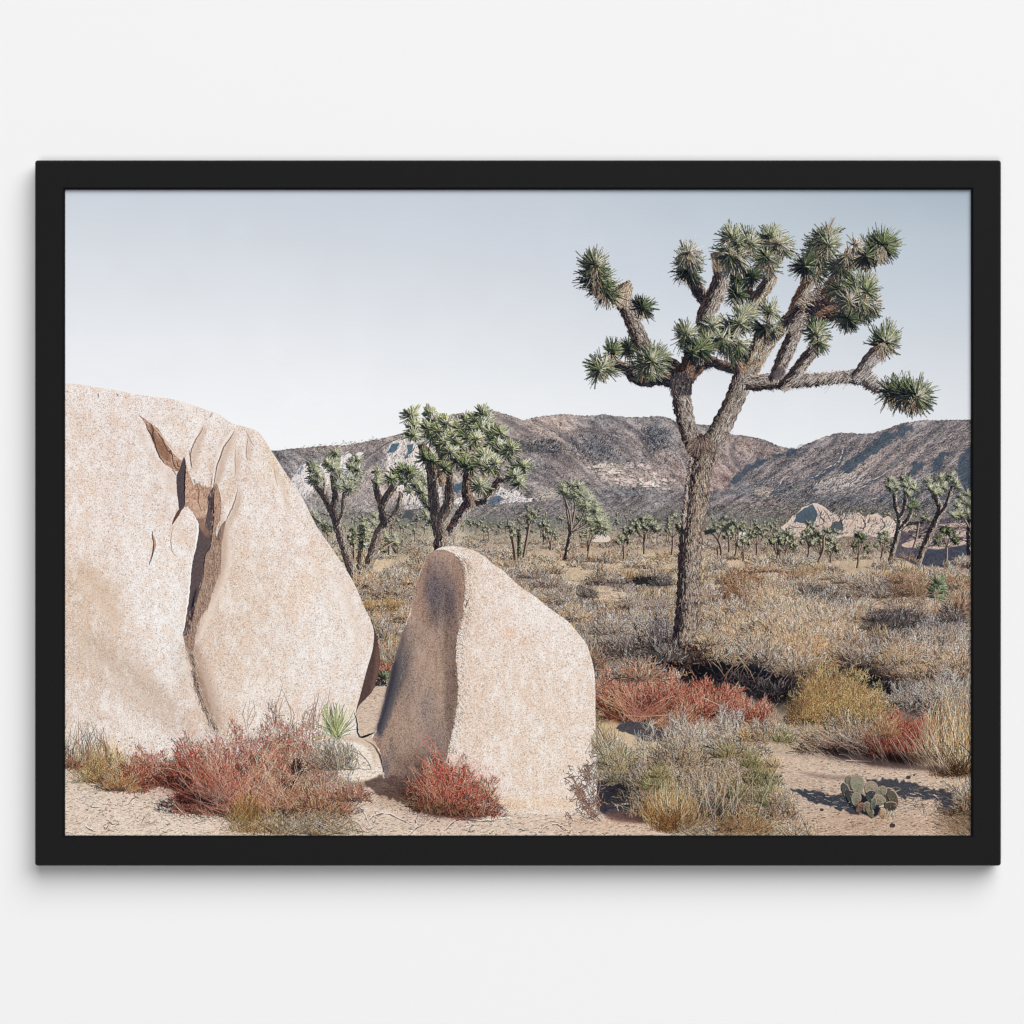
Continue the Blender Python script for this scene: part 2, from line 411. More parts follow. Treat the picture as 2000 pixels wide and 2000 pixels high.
# ---------------------------------------------------------------- far mountains
def hill(ridge, base, blobs, ang=.0, amp=26, g=3.2, bottom=1040, spk=1.0):
    R = smooth(ridge, 8); R[:, 1] += N(.7, len(R))
    pts = [(60 if ridge[0][0] < 530 else R[0][0], R[0][1])] + list(map(tuple, R)) + [(1960, R[-1][1]), (1960, bottom), (60, bottom)] if ridge[-1][0] > 1800 else [(500, R[0][1])] + list(map(tuple, R)) + [(ridge[-1][0], bottom), (500, bottom)]
    m, bx = mask(pts); a, b, c, d = bx; h, w = d - b, c - a
    f = field(bx, base, blobs)
    n1 = fbm(h, w, g * 2.6, 3, .6, cx=g * 3.6); n2 = fbm(h, w, g * .55, 2, .7)
    n3 = fbm(h, w, 34, 3)
    if ang: n1, n3 = warp(n1, 0, ang), warp(n3, 0, ang)
    n4 = fbm(h, w, 1.3, 2, .8, cx=1.9)
    gr = warp(fbm(h, w, 26, 3, .6, cx=9), 0, ang * 1.6)
    f = (f - 6) * A([1.0, 1, .975]) + (n1 * amp * .7 + n2 * 12 * spk + n4 * 19 + n3 * 16 + gr * 24)[..., None] * A([1.0, .97, .95])
    t = np.clip(n1 * 1.0 + n4 * .9 - .6, 0, 1)[..., None]; f = f * (1 - t * .4) + A([205, 184, 178]) * t * .4
    t = np.clip(-n1 * .8 - n4 * 1.1 - .5, 0, 1)[..., None]; f = f * (1 - t * .75) + A([56, 64, 78]) * t * .75
    blend(m, bx, f)
    return pts

def specks(pg, n, pal, ang, sa=.4, ln=(2, 6), wd=(.6, 1.5), w=None):
    Q = np.array(pg, float); x = U(Q[:, 0].min(), Q[:, 0].max(), n * 2); y = U(Q[:, 1].min(), Q[:, 1].max(), n * 2)
    ok = inpoly(pg)(x + N(4, n * 2), y + N(3, n * 2)); x, y = x[ok][:n], y[ok][:n]; n = len(x)
    a = math.radians(ang) + N(sa, n); l = U(ln[0], ln[1], n); c = pick(pal, n, w) * A([1.01, 1, .97])
    c = c + (c.mean(1, keepdims=True) - 135) * .22
    pairs(x, y, x + np.cos(a) * l, y - np.sin(a) * l, U(wd[0], wd[1], n), .45, c, None, N(.08, n), .62, (-.8, .9), .1, .5)

ROCKW = [(214, 204, 202), (196, 184, 182), (226, 216, 212), (170, 158, 158), (96, 100, 114), (66, 76, 94)]
def mountains():
    midr = [(515, 884), (545, 880), (575, 876), (600, 874), (645, 870), (675, 870), (705, 864), (745, 856), (790, 844), (830, 826), (870, 813), (900, 807), (930, 806), (960, 802),
            (983, 808), (1000, 813), (1020, 820), (1030, 819), (1045, 815), (1070, 811), (1100, 809), (1120, 810), (1140, 812), (1165, 811), (1180, 809), (1195, 812), (1230, 815), (1260, 814), (1290, 813), (1310, 818),
            (1322, 824), (1355, 828), (1395, 832), (1430, 848), (1466, 852), (1500, 862), (1520, 871), (1553, 879), (1600, 900)]
    hill(midr, (132, 126, 130), [
        (560, 900, 80, 26, (126, 122, 128), .9), (700, 880, 70, 12, (156, 142, 142), .7), (640, 905, 60, 22, (112, 112, 122), .6), (730, 900, 60, 20, (118, 118, 128), .8),
        (760, 945, 90, 34, (164, 152, 156), .85), (720, 970, 70, 30, (166, 154, 158), .8), (640, 990, 90, 22, (128, 126, 128), .8),
        (1000, 860, 50, 30, (166, 148, 148), .55, 30), (1035, 880, 60, 14, (158, 140, 142), .8, 12), (990, 840, 30, 24, (112, 112, 120), .7),
        (1095, 828, 62, 20, (188, 168, 164), .95), (1130, 850, 50, 10, (180, 160, 158), .7, 22), (1075, 850, 34, 16, (186, 166, 162), .8, 35),
        (1170, 822, 50, 10, (124, 124, 132), .8), (1220, 835, 60, 20, (132, 126, 132), .8), (1155, 875, 42, 28, (92, 98, 110), .95), (1200, 900, 34, 20, (104, 106, 116), .8),
        (1275, 862, 34, 34, (104, 108, 118), .85), (1240, 870, 24, 40, (150, 138, 140), .6), (1300, 900, 30, 22, (160, 142, 142), .7, 40),
        (1060, 875, 44, 16, (92, 98, 108), .85, 10), (1050, 910, 60, 24, (112, 112, 120), .8), (1110, 920, 60, 30, (140, 128, 132), .6, 30), (1130, 900, 40, 30, (166, 150, 148), .55, 40),
        (1230, 930, 70, 24, (176, 162, 160), .9, 8), (1170, 915, 40, 14, (170, 160, 160), .7), (1330, 930, 60, 26, (158, 142, 142), .8), (1290, 950, 40, 16, (150, 138, 140), .6),
        (1230, 972, 80, 22, (110, 112, 120), .95), (1130, 960, 60, 22, (128, 124, 128), .6), (1340, 990, 120, 26, (116, 116, 122), .8), (1120, 1000, 120, 26, (118, 118, 122), .8),
        (1430, 880, 50, 30, (152, 136, 138), .85), (1400, 930, 60, 34, (168, 146, 144), .9), (1480, 880, 50, 12, (172, 152, 148), .8, 20), (1440, 905, 30, 18, (140, 128, 134), .6), (1520, 885, 30, 12, (158, 140, 140), .7)],
        ang=-.5, amp=20, spk=1.2)
    RD, RL = (88, 86, 92), (172, 156, 150)
    for pts_, w_ in [([(1035, 822), (1075, 842), (1120, 872), (1150, 900), (1172, 940)], 12), ([(932, 808), (960, 832), (990, 852), (1040, 866), (1090, 878), (1130, 905), (1165, 945)], -14), ([(1190, 816), (1222, 838), (1250, 860), (1270, 895)], 12), ([(1312, 822), (1335, 855), (1360, 890), (1392, 925)], 12),
                     ([(1440, 852), (1425, 880), (1432, 905), (1450, 925)], 10), ([(1495, 868), (1480, 886), (1474, 905)], 8), ([(1100, 850), (1150, 846), (1185, 856), (1215, 880), (1240, 905)], 14), ([(800, 850), (760, 870), (725, 895), (690, 930)], 14), ([(700, 866), (660, 885), (625, 905)], 10), ([(960, 812), (1000, 835), (1040, 850)], 10), ([(880, 830), (940, 870), (1000, 905), (1080, 940)], 12)]:
        fold(pts_, w_, RD, RL, .5, 2.5)
    # rocky crest bushes and gullies
    for a in [((1035, 822), (1062, 836), (1090, 852), (1120, 872)), ((1120, 872), (1140, 895), (1160, 925), (1172, 942)), ((1020, 862), (1050, 874), (1090, 876), (1125, 884), (1150, 905)),
              ((1180, 842), (1215, 855), (1250, 850)), ((1320, 880), (1330, 900), (1345, 925)), ((1480, 862), (1470, 880), (1462, 905)), ((1500, 880), (1488, 900), (1478, 915))]:
        for k in range(4):
            P = np.array(a) + N(2.8, (len(a), 2)); line(P, (96, 96, 106) if k % 2 else (178, 160, 156), .9, True, 1.4)
    specks([(1105, 848), (1190, 848), (1215, 880), (1200, 905), (1150, 908), (1120, 885)], 900, [(62, 70, 84), (84, 90, 104), (130, 124, 130)], 55, .5, (2, 6))
    specks([(1252, 835), (1300, 838), (1305, 880), (1262, 885)], 600, [(70, 78, 92), (96, 98, 110)], 60, .6, (2, 5))
    specks([(1020, 858), (1075, 858), (1110, 878), (1085, 886), (1030, 884)], 500, [(62, 68, 82), (92, 94, 104)], 30, .5, (2, 6))
    outc = [(1150, 912), (1190, 905), (1235, 902), (1275, 915), (1300, 930), (1335, 950), (1300, 958), (1245, 950), (1200, 945), (1165, 925)]
    specks(outc, 420, [(196, 180, 172), (150, 138, 138), (100, 98, 104), (176, 158, 152)], 45, .7, (2, 5), (.6, 1.3))
    io = inpoly(outc); m_ = 0
    while m_ < 95:
        x, y = U(1150, 1335), U(902, 958)
        if not io(np.array([x]), np.array([y]))[0]: continue
        m_ += 1; a_, b_ = U(2, 6.5), U(1.4, 4)
        if rng.random() < .35: a_, b_ = a_ * 1.5, b_ * 1.3
        rough([(x - a_, y + b_), (x - a_ * .6, y - b_ * .6), (x + a_ * .2, y - b_), (x + a_, y - b_ * .2), (x + a_ * .8, y + b_)], pick([(214, 198, 188), (198, 180, 172), (184, 168, 164)], 1)[0], .7, .4, .9, 8)
        strokes([x - a_], [y + b_ * .6], [x + a_ * .4], [y + b_ + 1], 1.6, .8, [(74, 76, 86)])
    specks([(1195, 983), (1220, 980), (1222, 992), (1200, 990)], 60, ROCKW[:4], 20, .3)
    specks([(1020, 820), (1400, 836), (1500, 870), (1420, 930), (1330, 960), (1040, 960)], 3600, [(70, 78, 92), (96, 98, 108), (182, 162, 158), (150, 136, 138)], 40, .8, (1, 4), (.6, 1.2))
    specks([(530, 884), (790, 850), (800, 900), (600, 905)], 1500, [(84, 88, 100), (110, 110, 120), (160, 148, 150)], 20, .7, (1, 4), (.6, 1.1))
    specks([(620, 1000), (1500, 950), (1560, 1015), (620, 1020)], 4200, [(78, 84, 92), (98, 100, 106), (140, 132, 132), (166, 154, 150), (92, 96, 92)], 15, .6, (1, 5), (.6, 1.3))
    # left slope: pale domes, mauve slope and the white face behind the second tree
    specks([(560, 930), (600, 905), (700, 905), (790, 900), (830, 1000), (600, 1000)], 2400, [(186, 174, 176), (150, 140, 146), (120, 116, 126), (204, 194, 192)], 50, .4, (2, 6), (.6, 1.2), [2, 3, 2, 1])
    rough([(570, 938), (580, 914), (590, 906), (602, 910), (612, 916), (618, 936), (612, 960), (596, 972), (580, 962)], (204, 196, 198), 1.4, .7, .95, 9)
    rough([(622, 914), (630, 902), (638, 908), (644, 930), (640, 950), (626, 946)], (204, 194, 194), 1.4, .7, .9, 9)
    rough([(575, 926), (586, 908), (600, 899), (594, 912), (584, 928)], (108, 114, 128), 1.2, .7, .9)
    rough([(664, 918), (668, 892), (679, 884), (688, 894), (687, 914), (676, 930), (664, 930)], (210, 202, 203), 1.2, .6, .95, 8)
    specks([(566, 940), (586, 905), (612, 912), (640, 905), (644, 950), (590, 976)], 420, [(216, 208, 208), (186, 176, 180), (160, 150, 156), (120, 118, 128)], 60, .4, (3, 9), (.8, 1.8), [4, 3, 2, .8]); specks([(662, 930), (668, 890), (688, 890), (686, 925)], 120, [(220, 212, 212), (180, 172, 176), (150, 142, 150)], 60, .3, (3, 8), (.8, 1.6))
    rough([(690, 893), (700, 884), (711, 885), (702, 893), (694, 899)], (206, 198, 198), .8, .6, 1, 6)
    line([(676, 898), (684, 910), (678, 928)], (120, 120, 132), 1.4); line([(668, 892), (682, 884), (700, 878)], (92, 98, 112), 1.6)
    face = [(752, 878), (775, 858), (800, 850), (836, 862), (850, 900), (862, 960), (868, 1016), (800, 1004), (768, 940), (750, 905)]
    rough(face, (192, 182, 186), 3, 1.5, .8, 14)
    specks(face, 1500, ROCKW, 62, .4, (3, 9), (.8, 2.2), [4, 3, 3, 3, 1.5, 2])
    for q in [[(757, 886), (765, 868), (782, 861), (776, 878), (768, 888)], [(790, 896), (796, 874), (808, 864), (803, 884), (796, 898)], [(815, 898), (820, 884), (825, 882), (822, 900)], [(884, 960), (892, 945), (905, 940), (897, 965)],
              [(870, 1010), (878, 1000), (892, 998), (886, 1012)]]:
        rough(q, (66, 90, 110), 1.6, .8, .9, 10)
    line([(700, 905), (735, 880), (760, 864), (790, 852)], (80, 88, 102), 2.2); line([(600, 908), (625, 892), (660, 882)], (96, 102, 116), 2)
    # boulder pile right of the second tree
    pile = [(868, 1012), (880, 985), (905, 965), (940, 958), (985, 955), (1010, 962), (1030, 975), (1052, 980), (1060, 995), (1020, 1004), (985, 1010), (930, 1014)]
    rough(pile, (208, 194, 191), 2.5, 1, .95, 16); specks(pile, 1500, ROCKW, 30, .8, (2, 7), (.9, 2.4), [5, 4, 4, 2, 2, 2.6])
    for q in [[(952, 985), (960, 970), (975, 968), (985, 978), (970, 990)], [(983, 1000), (990, 985), (1000, 984), (996, 998)], [(905, 990), (915, 978), (925, 984), (915, 994)]]:
        rough(q, (66, 86, 106), 2.0, 1, .8, 10)
    specks([(1040, 962), (1080, 955), (1092, 968), (1062, 980)], 160, [(196, 168, 152), (206, 186, 176)], 30)
    # right mountain
    rr = [(1415, 957), (1432, 944), (1450, 925), (1475, 904), (1500, 893), (1530, 884), (1553, 878), (1572, 868), (1590, 861), (1620, 850), (1640, 845), (1665, 846), (1690, 847), (1712, 844), (1740, 834), (1762, 827),
          (1785, 823), (1805, 820), (1830, 821), (1850, 820), (1875, 820), (1900, 819)]
    hill(rr, (126, 120, 126), [
        (1600, 875, 60, 18, (120, 114, 120), .8), (1560, 915, 80, 22, (132, 124, 130), .7, -30), (1700, 900, 60, 16, (140, 130, 132), .7, -35), (1800, 850, 70, 20, (128, 122, 128), .8),
        (1740, 905, 70, 24, (150, 136, 136), .75, -30), (1850, 870, 60, 20, (134, 126, 130), .6), (1640, 940, 90, 14, (158, 142, 142), .7, -32), (1760, 940, 70, 22, (138, 126, 130), .7, -30),
        (1500, 960, 70, 20, (106, 110, 120), .8), (1600, 985, 120, 18, (98, 104, 116), .9), (1750, 975, 90, 22, (104, 106, 116), .9, -25), (1470, 990, 80, 22, (132, 120, 124), .7), (1850, 960, 50, 40, (100, 104, 116), .7),
        (1480, 1010, 120, 16, (112, 112, 116), .9), (1660, 1000, 80, 12, (100, 104, 112), .9)], ang=.9, amp=20, spk=1.2)
    for pts_, w_ in [([(1692, 849), (1668, 880), (1630, 905), (1585, 935), (1545, 962)], -12), ([(1852, 823), (1810, 865), (1760, 905), (1700, 955), (1660, 985)], -14), ([(1897, 850), (1860, 900), (1820, 945), (1780, 985)], -12), ([(1600, 862), (1570, 890), (1520, 925), (1480, 955)], -12), ([(1770, 850), (1735, 885), (1690, 925), (1640, 960)], 10), ([(1640, 850), (1622, 880), (1585, 905)], -9), ([(1840, 840), (1800, 885), (1770, 915)], 10)]:
        fold(pts_, w_, (82, 86, 96), (170, 154, 150), .5, 2.5)
    specks([(1460, 930), (1600, 870), (1900, 830), (1900, 990), (1460, 1005)], 7000, [(78, 86, 100), (100, 100, 110), (176, 160, 158), (150, 138, 140), (60, 72, 88)], 35, .35, (2, 7), (.6, 1.3), [3, 3, 2, 3, 2])
    TEAL = (54, 78, 98)
    for q in [[(1420, 952), (1440, 925), (1465, 908), (1500, 895), (1535, 884), (1556, 878), (1570, 872), (1545, 888), (1500, 902), (1470, 918), (1445, 938)],
              [(1752, 842), (1790, 826), (1778, 845), (1745, 860), (1715, 885), (1680, 905), (1655, 925), (1636, 938), (1645, 910), (1665, 892), (1700, 868), (1722, 850)],
              [(1822, 905), (1832, 890), (1852, 880), (1858, 886), (1840, 905), (1828, 925), (1816, 930)], [(1872, 912), (1880, 885), (1898, 868), (1898, 960), (1885, 960), (1868, 935)],
              [(1772, 930), (1785, 905), (1805, 895), (1800, 915), (1785, 930)], [(1566, 945), (1600, 925), (1625, 918), (1640, 908), (1620, 926), (1590, 938)], [(1590, 962), (1625, 946), (1640, 936), (1628, 952)]]:
        rough(q, (66, 80, 94), 2.6, 1.4, .8, 12)
    specks([(1430, 930), (1600, 860), (1900, 822), (1900, 990), (1460, 1005)], 1500, [(60, 70, 84), (90, 96, 104), (140, 128, 130), (120, 112, 116)], 38, .35, (2, 6), (.6, 1.2))
    for a in [[(1650, 870), (1644, 890), (1632, 908), (1600, 925), (1580, 938)], [(1700, 930), (1660, 945), (1620, 958)], [(1540, 930), (1520, 950), (1500, 965)], [(1742, 918), (1700, 942), (1660, 962)], [(1790, 940), (1740, 962), (1700, 978)]]:
        for k in range(3): line(np.array(a) + N(2.2, (len(a), 2)), (72, 84, 100) if k else (186, 166, 160), 1.5, True, 1.6)
    specks([(1585, 950), (1640, 925), (1700, 925), (1690, 945), (1600, 965)], 420, [(206, 188, 184), (180, 160, 158), (90, 96, 110)], 38, .3, (3, 8), (.7, 1.6))
    specks([(1470, 958), (1500, 950), (1508, 962), (1480, 972)], 90, [(200, 172, 158), (180, 156, 148)], 30)
    specks([(1430, 985), (1560, 975), (1570, 1010), (1430, 1020)], 900, [(170, 150, 148), (140, 126, 128), (90, 92, 100), (74, 80, 90)], 15, .4, (2, 7), (.6, 1.4))

# ---------------------------------------------------------------- far plain with its trees
def plain():
    bx = box(OX, 1000, OX + PW, 1640); a, b, c, d = bx
    f = field(bx, (178, 164, 148), [
        (900, 1010, 700, 26, (112, 116, 110), 1), (1400, 1010, 700, 26, (110, 112, 112), 1), (1700, 1040, 300, 22, (112, 106, 106), .8),
        (760, 1060, 140, 30, (132, 128, 112), .9), (1100, 1060, 260, 20, (148, 138, 128), .9), (1500, 1070, 300, 22, (126, 116, 114), .9), (1250, 1100, 300, 28, (184, 166, 150), .8),
        (760, 1170, 110, 90, (172, 158, 140), .9), (1200, 1160, 200, 40, (176, 166, 150), .7), (1700, 1120, 200, 24, (180, 164, 146), .8),
        (1700, 1250, 260, 90, (150, 136, 118), .9), (1800, 1400, 160, 60, (120, 108, 98), .7), (1230, 1400, 200, 120, (160, 142, 122), .9), (1330, 1300, 120, 50, (64, 64, 72), .9),
        (1700, 1500, 300, 60, (196, 172, 154), 1), (1850, 1600, 200, 80, (194, 168, 148), 1), (1500, 1600, 200, 70, (178, 154, 134), .9), (1250, 1600, 300, 60, (204, 180, 160), 1), (700, 1600, 700, 80, (212, 188, 170), 1), (300, 1580, 260, 80, (222, 200, 182), 1)])
    h, w = d - b, c - a
    n = fbm(h, w, 5, 3); n2 = fbm(h, w, 1.2, 2)
    f = f + (n * 12 + n2 * 16)[..., None] * A([1, .96, .92])
    y = np.arange(h)[:, None]; m = np.clip(y / 40., 0, 1) * np.ones((1, w), np.float32)
    blend(m, bx, f)
    # distant scrub
    k = 14000; y = 985 + 85 * U(0, 1, k) ** 1.0; x = U(OX, OX + PW, k); o = np.argsort(y); x, y = x[o], y[o]
    t = np.clip((y - 1005) / 60, 0, 1)[:, None]
    near = pick(STRAW + GREY + BROWN, k); far = pick([(96, 102, 96), (118, 120, 108), (70, 78, 80), (138, 136, 122), (156, 148, 138), (60, 66, 70)], k)
    col = far * (1 - t) + near * t
    pairs(x, y, x + N(3, k), y - U(1, 4, k), 1.1, .6, col, None, 0, .6, (-.6, 1.0), .2, .5)
    for q in range(150):
        y = 1012 + 50 * rng.random(); x = U(700, 1900)
        bush(x, y, U(5, 16), U(3, 7), [FAR['mid'], [(110, 112, 100), (86, 92, 86)], BROWN, GREY][q % 4], 70, (1, 4), .4, body=False, wd=(.6, .9))

def fartrunk(pts, w=2.2):
    P = smooth(pts, 5)
    strokes(P[:-1, 0] - .4, P[:-1, 1], P[1:, 0] - .4, P[1:, 1], w * 1.2, w * 1.2, (66, 58, 58))
    strokes(P[:-1, 0] + w * .35, P[:-1, 1], P[1:, 0] + w * .35, P[1:, 1], w * .45, w * .45, (150, 134, 124))

def smalltree(x, by, h, cw, ch, n=12, r=7, lean=0, nt=1, pal=FAR):
    """one of the far trees: short trunk, forked limbs, leafy heads on the limb ends"""
    dy_ = U(-12, 6); by = by + dy_; h = h * U(.94, 1.1) + max(dy_, 0)
    ty = by - h + ch * .75
    tops = []
    for k in range(n):
        u = (k + .5) / n * 2 - 1 + N(.05)
        tops.append((x + lean + u * cw, by - h + ch * (.18 + .62 * abs(u) ** 2 + U(-.16, .3))))
    fk = (x + lean * .5, by - (h - ch) * .8)
    fartrunk([(x, by), ((x + fk[0]) / 2 + 1, (by + fk[1]) / 2), fk], 3.4 if h > 40 else 2.4)
    for p in tops[::2]: fartrunk([fk, ((p[0] + fk[0]) / 2 + (p[0] - fk[0]) * .22, (p[1] + fk[1]) / 2 + 2), p], 1.5)
    k = 30; a = U(0, 6.3, k)
    r = r * 1.02
    for p in sorted(tops, key=lambda q: q[1]): clumps([(p[0] + N(2), p[1] + N(2)) for _ in range(2)], r * U(.8, 1.2), pal)
    for _ in range(n // 4):
        p = tops[rng.integers(0, n)]; clumps([(p[0] * .7 + (x + lean) * .3 + N(2), p[1] + U(2, ch * .35))], r * .8, pal)

def fartrees():
    # distant haze of little trees
    for k in range(170):
        x = U(600, 1900); y = 1016 + 44 * k / 170 + N(2)
        s = U(9, 17) + (y - 1016) * .18
        fartrunk([(x, y), (x + N(1), y - s)], 1.3)
        clumps([(x + N(3), y - s + N(1)), (x + N(4), y - s + 3), (x + N(4), y - s - 2), (x + N(4), y - s + 5)][:rng.integers(2, 5)], s * .24, FAR, w=.9)
    # far boulders
    poly([(1155, 1052), (1165, 1044), (1180, 1043), (1192, 1050), (1188, 1058), (1160, 1058)], (200, 186, 176), amp=8)
    poly([(1440, 1056), (1443, 1042), (1453, 1036), (1463, 1041), (1467, 1056)], (204, 192, 190), amp=6)
    rough([(782, 1014), (792, 1001), (804, 997), (810, 1006), (798, 1018)], (78, 84, 88), 1.5, .8, .9)
    rough([(1526, 1030), (1540, 1020), (1552, 1006), (1566, 992), (1582, 986), (1598, 984), (1612, 992), (1625, 1004), (1640, 1010), (1643, 1020), (1655, 1012), (1668, 1008), (1680, 1002), (1692, 1010), (1700, 1006),
          (1712, 1003), (1725, 1012), (1736, 1010), (1748, 1016), (1770, 1034), (1770, 1048), (1530, 1048)], (206, 188, 181), 1.3, .6, 1, 13)
    specks([(1530, 1034), (1565, 1000), (1620, 1000), (1700, 1008), (1765, 1030), (1765, 1046), (1530, 1046)], 900, ROCKW[:4] + [(120, 104, 106), (90, 84, 94), (206, 180, 166)], 60, .5, (3, 9), (.8, 2))
    rough([(1550, 1021), (1558, 1004), (1573, 991), (1588, 987), (1594, 996), (1598, 1008), (1592, 1022), (1570, 1024)], (78, 96, 112), 1.3, .8, .95, 9)
    for a in [[(1596, 990), (1602, 1004), (1600, 1022)], [(1608, 994), (1618, 1008), (1622, 1020)], [(1540, 1024), (1552, 1030), (1570, 1030)]]: line(a, (120, 106, 108), 1.8)
    rough([(1612, 1038), (1625, 1024), (1643, 1018), (1646, 1034), (1630, 1044)], (80, 94, 108), 1.6, .8, .9, 8)
    for a in [[(1640, 1012), (1646, 1030)], [(1682, 1008), (1690, 1024), (1684, 1038)], [(1720, 1012), (1728, 1026), (1716, 1040)], [(1600, 1006), (1614, 1024)], [(1700, 1010), (1694, 1022)]]:
        line(a, (84, 80, 92), 2.2)
    tone([(1650, 1022, 110, 34, (.93, .89, .86), 1)])
    # dark outcrop at the right
    poly([(1758, 1030), (1800, 1022), (1860, 1010), (1900, 1004), (1900, 1106), (1820, 1104), (1760, 1092), (1748, 1078)], (88, 84, 94), amp=14, soft=1)
    for q in [[(1762, 1064), (1790, 1054), (1820, 1052), (1815, 1062), (1775, 1070)], [(1830, 1046), (1865, 1036), (1900, 1034), (1900, 1044), (1850, 1052)], [(1812, 1070), (1850, 1062), (1900, 1052), (1900, 1062), (1850, 1070), (1820, 1076)], [(1830, 1026), (1870, 1022), (1900, 1024), (1870, 1030)], [(1755, 1024), (1790, 1028), (1770, 1040)]]:
        poly(q, (184, 160, 150), amp=12, soft=.8)
    specks([(1760, 1030), (1898, 1010), (1898, 1060), (1780, 1070)], 500, [(160, 142, 138), (62, 66, 80), (120, 108, 110), (50, 62, 78)], 15, .5, (3, 12), (.8, 2))
    poly([(1770, 1088), (1800, 1072), (1840, 1074), (1870, 1068), (1900, 1064), (1900, 1104), (1800, 1106)], (70, 74, 88), amp=10, soft=1.5)
    T = smalltree
    T(1218, 1096, 60, 13, 34, 7, 7); T(1312, 1095, 84, 17, 44, 9, 8, 4)
    T(1062, 1070, 44, 10, 24, 5, 6); T(1075, 1084, 46, 14, 26, 7, 6)
    T(1148, 1088, 48, 20, 26, 8, 6.5, 2)
    T(1258, 1092, 66, 30, 32, 18, 8); T(1258, 1072, 44, 20, 18, 10, 7, 6)
    T(1436, 1098, 62, 22, 40, 12, 7.5, 6); T(1424, 1085, 46, 10, 22, 5, 6)
    T(1478, 1094, 62, 14, 36, 9, 7); T(1452, 1092, 40, 12, 24, 6, 6)
    T(1512, 1100, 72, 22, 52, 22, 8, 14, pal=FAR); T(1532, 1090, 56, 16, 40, 12, 8, 6)
    T(1578, 1098, 70, 18, 46, 14, 7.5, 4); T(1598, 1102, 76, 26, 50, 18, 8, 12); T(1622, 1098, 40, 16, 26, 9, 6.5)
    fartrunk([(1598, 1098), (1608, 1075), (1610, 1048), (1625, 1035)], 3.5); clumps([(1618, 1040), (1628, 1036), (1637, 1042)], 9)
    T(1674, 1104, 66, 16, 38, 10, 8.5, 6, pal=DEEP)
    T(1720, 1094, 58, 18, 38, 11, 7, 8)
    # forked dark tree right of the main trunk
    fartrunk([(1409, 1108), (1409, 1075), (1403, 1055), (1392, 1040)], 4.5); fartrunk([(1403, 1055), (1412, 1035), (1428, 1022)], 3); fartrunk([(1403, 1100), (1402, 1072)], 3)
    clumps([(1388, 1032), (1396, 1028), (1404, 1030), (1412, 1026), (1424, 1022), (1434, 1020), (1414, 1012), (1390, 1040), (1380, 1036)], 8)
    strokes([1376], [1041], [1398], [1036], 9, 7, (44, 54, 60)); strokes([1410], [1038], [1432], [1020], 6, 5, (50, 60, 58)); strokes([1404], [1018], [1414], [1008], 4, 3, (60, 68, 66))
    # taller trees left of the main trunk
    fartrunk([(1008, 1102), (1005, 1075), (1001, 1050)], 5.5); clumps([(992, 1020), (996, 1028), (1000, 1036), (1004, 1044), (998, 1048)], 8)
    fartrunk([(1013, 1098), (1014, 1060), (1014, 1040)], 4.5); column([(1014, 1085), (1014, 1062), (1014, 1036)], 5, DEEP, .6, .2, 5, 40)
    fartrunk([(1021, 1098), (1028, 1060), (1033, 1028), (1030, 1014)], 4.2); fartrunk([(1033, 1028), (1044, 1008)], 2.6)
    clumps([(1029, 990), (1034, 1000), (1030, 1008), (1040, 1002), (1052, 997), (1047, 1010), (1042, 1018), (1034, 1014)], 9.5)
    limb([(1105, 1093, 4.5), (1110, 1064, 4.5), (1115, 1040, 5), (1112, 1018, 3.5)], thr=-.1, dash=(3, 6), shag=.1)
    for e in [((1114, 1034), (1108, 1000), (1104, 970)), ((1116, 1034), (1122, 1000), (1124, 974)), ((1118, 1036), (1138, 1010), (1142, 985)), ((1118, 1040), (1142, 1026), (1160, 1010)), ((1116, 1036), (1112, 1000), (1098, 960)), ((1120, 1040), (1150, 1030), (1172, 1020))]:
        fartrunk(e, 3)
    clumps([(1096, 950), (1104, 955), (1112, 960), (1121, 957), (1128, 964), (1137, 960), (1146, 966), (1140, 976), (1152, 974), (1158, 986), (1150, 992), (1165, 990), (1160, 1002), (1170, 1004), (1176, 1014), (1165, 1016), (1182, 1024), (1150, 1008),
            (1142, 998), (1172, 1030), (1156, 1022), (1130, 980), (1136, 992), (1118, 972), (1146, 1018), (1176, 1040), (1184, 1034), (1100, 962), (1116, 948), (1130, 950), (1108, 966), (1124, 970), (1150, 978), (1134, 966), (1144, 988), (1164, 1000), (1170, 1020)], 13.5)
    fartrunk([(1148, 1088), (1152, 1064), (1160, 1044)], 2.5)
    # two crooked trees at the right
    limb([(1734, 1118, 4.6), (1743, 1080, 5), (1753, 1045, 5.5), (1757, 1012, 4.5), (1750, 990, 4.2), (1747, 962, 4)], thr=.0, dash=(3, 7), shag=.1)
    limb([(1757, 1014, 4), (1767, 990, 4), (1770, 955, 4)], thr=.1, dash=(3, 6), shag=.1)
    limb([(1758, 1034, 3.6), (1772, 1024, 3), (1798, 1020, 3), (1806, 1014, 2.6)], DARKB, dash=(3, 6), shag=.1); limb([(1757, 1034, 3), (1776, 1010, 4), (1782, 985, 3)], thr=.2, dash=(3, 6), shag=.1); fartrunk([(1795, 1022), (1790, 1050), (1784, 1070)], 3)
    column([(1742, 956), (1738, 942)], 9, DEEP, .6, 0, 5); clumps([(1738, 938), (1748, 946), (1752, 954), (1738, 952)], 11); clumps([(1764, 936), (1774, 940), (1784, 946), (1768, 950), (1778, 955), (1786, 956), (1772, 964)], 12); clumps([(1783, 980), (1788, 990), (1776, 992)], 11, DEEP); clumps([(1802, 1012), (1812, 1016)], 10)
    limb([(1787, 1126, 4.6), (1797, 1090, 5.5), (1812, 1052, 7), (1828, 1018, 7), (1836, 992, 6), (1826, 968, 5), (1818, 950, 4.5)], thr=.0, dash=(3, 7), shag=.1)
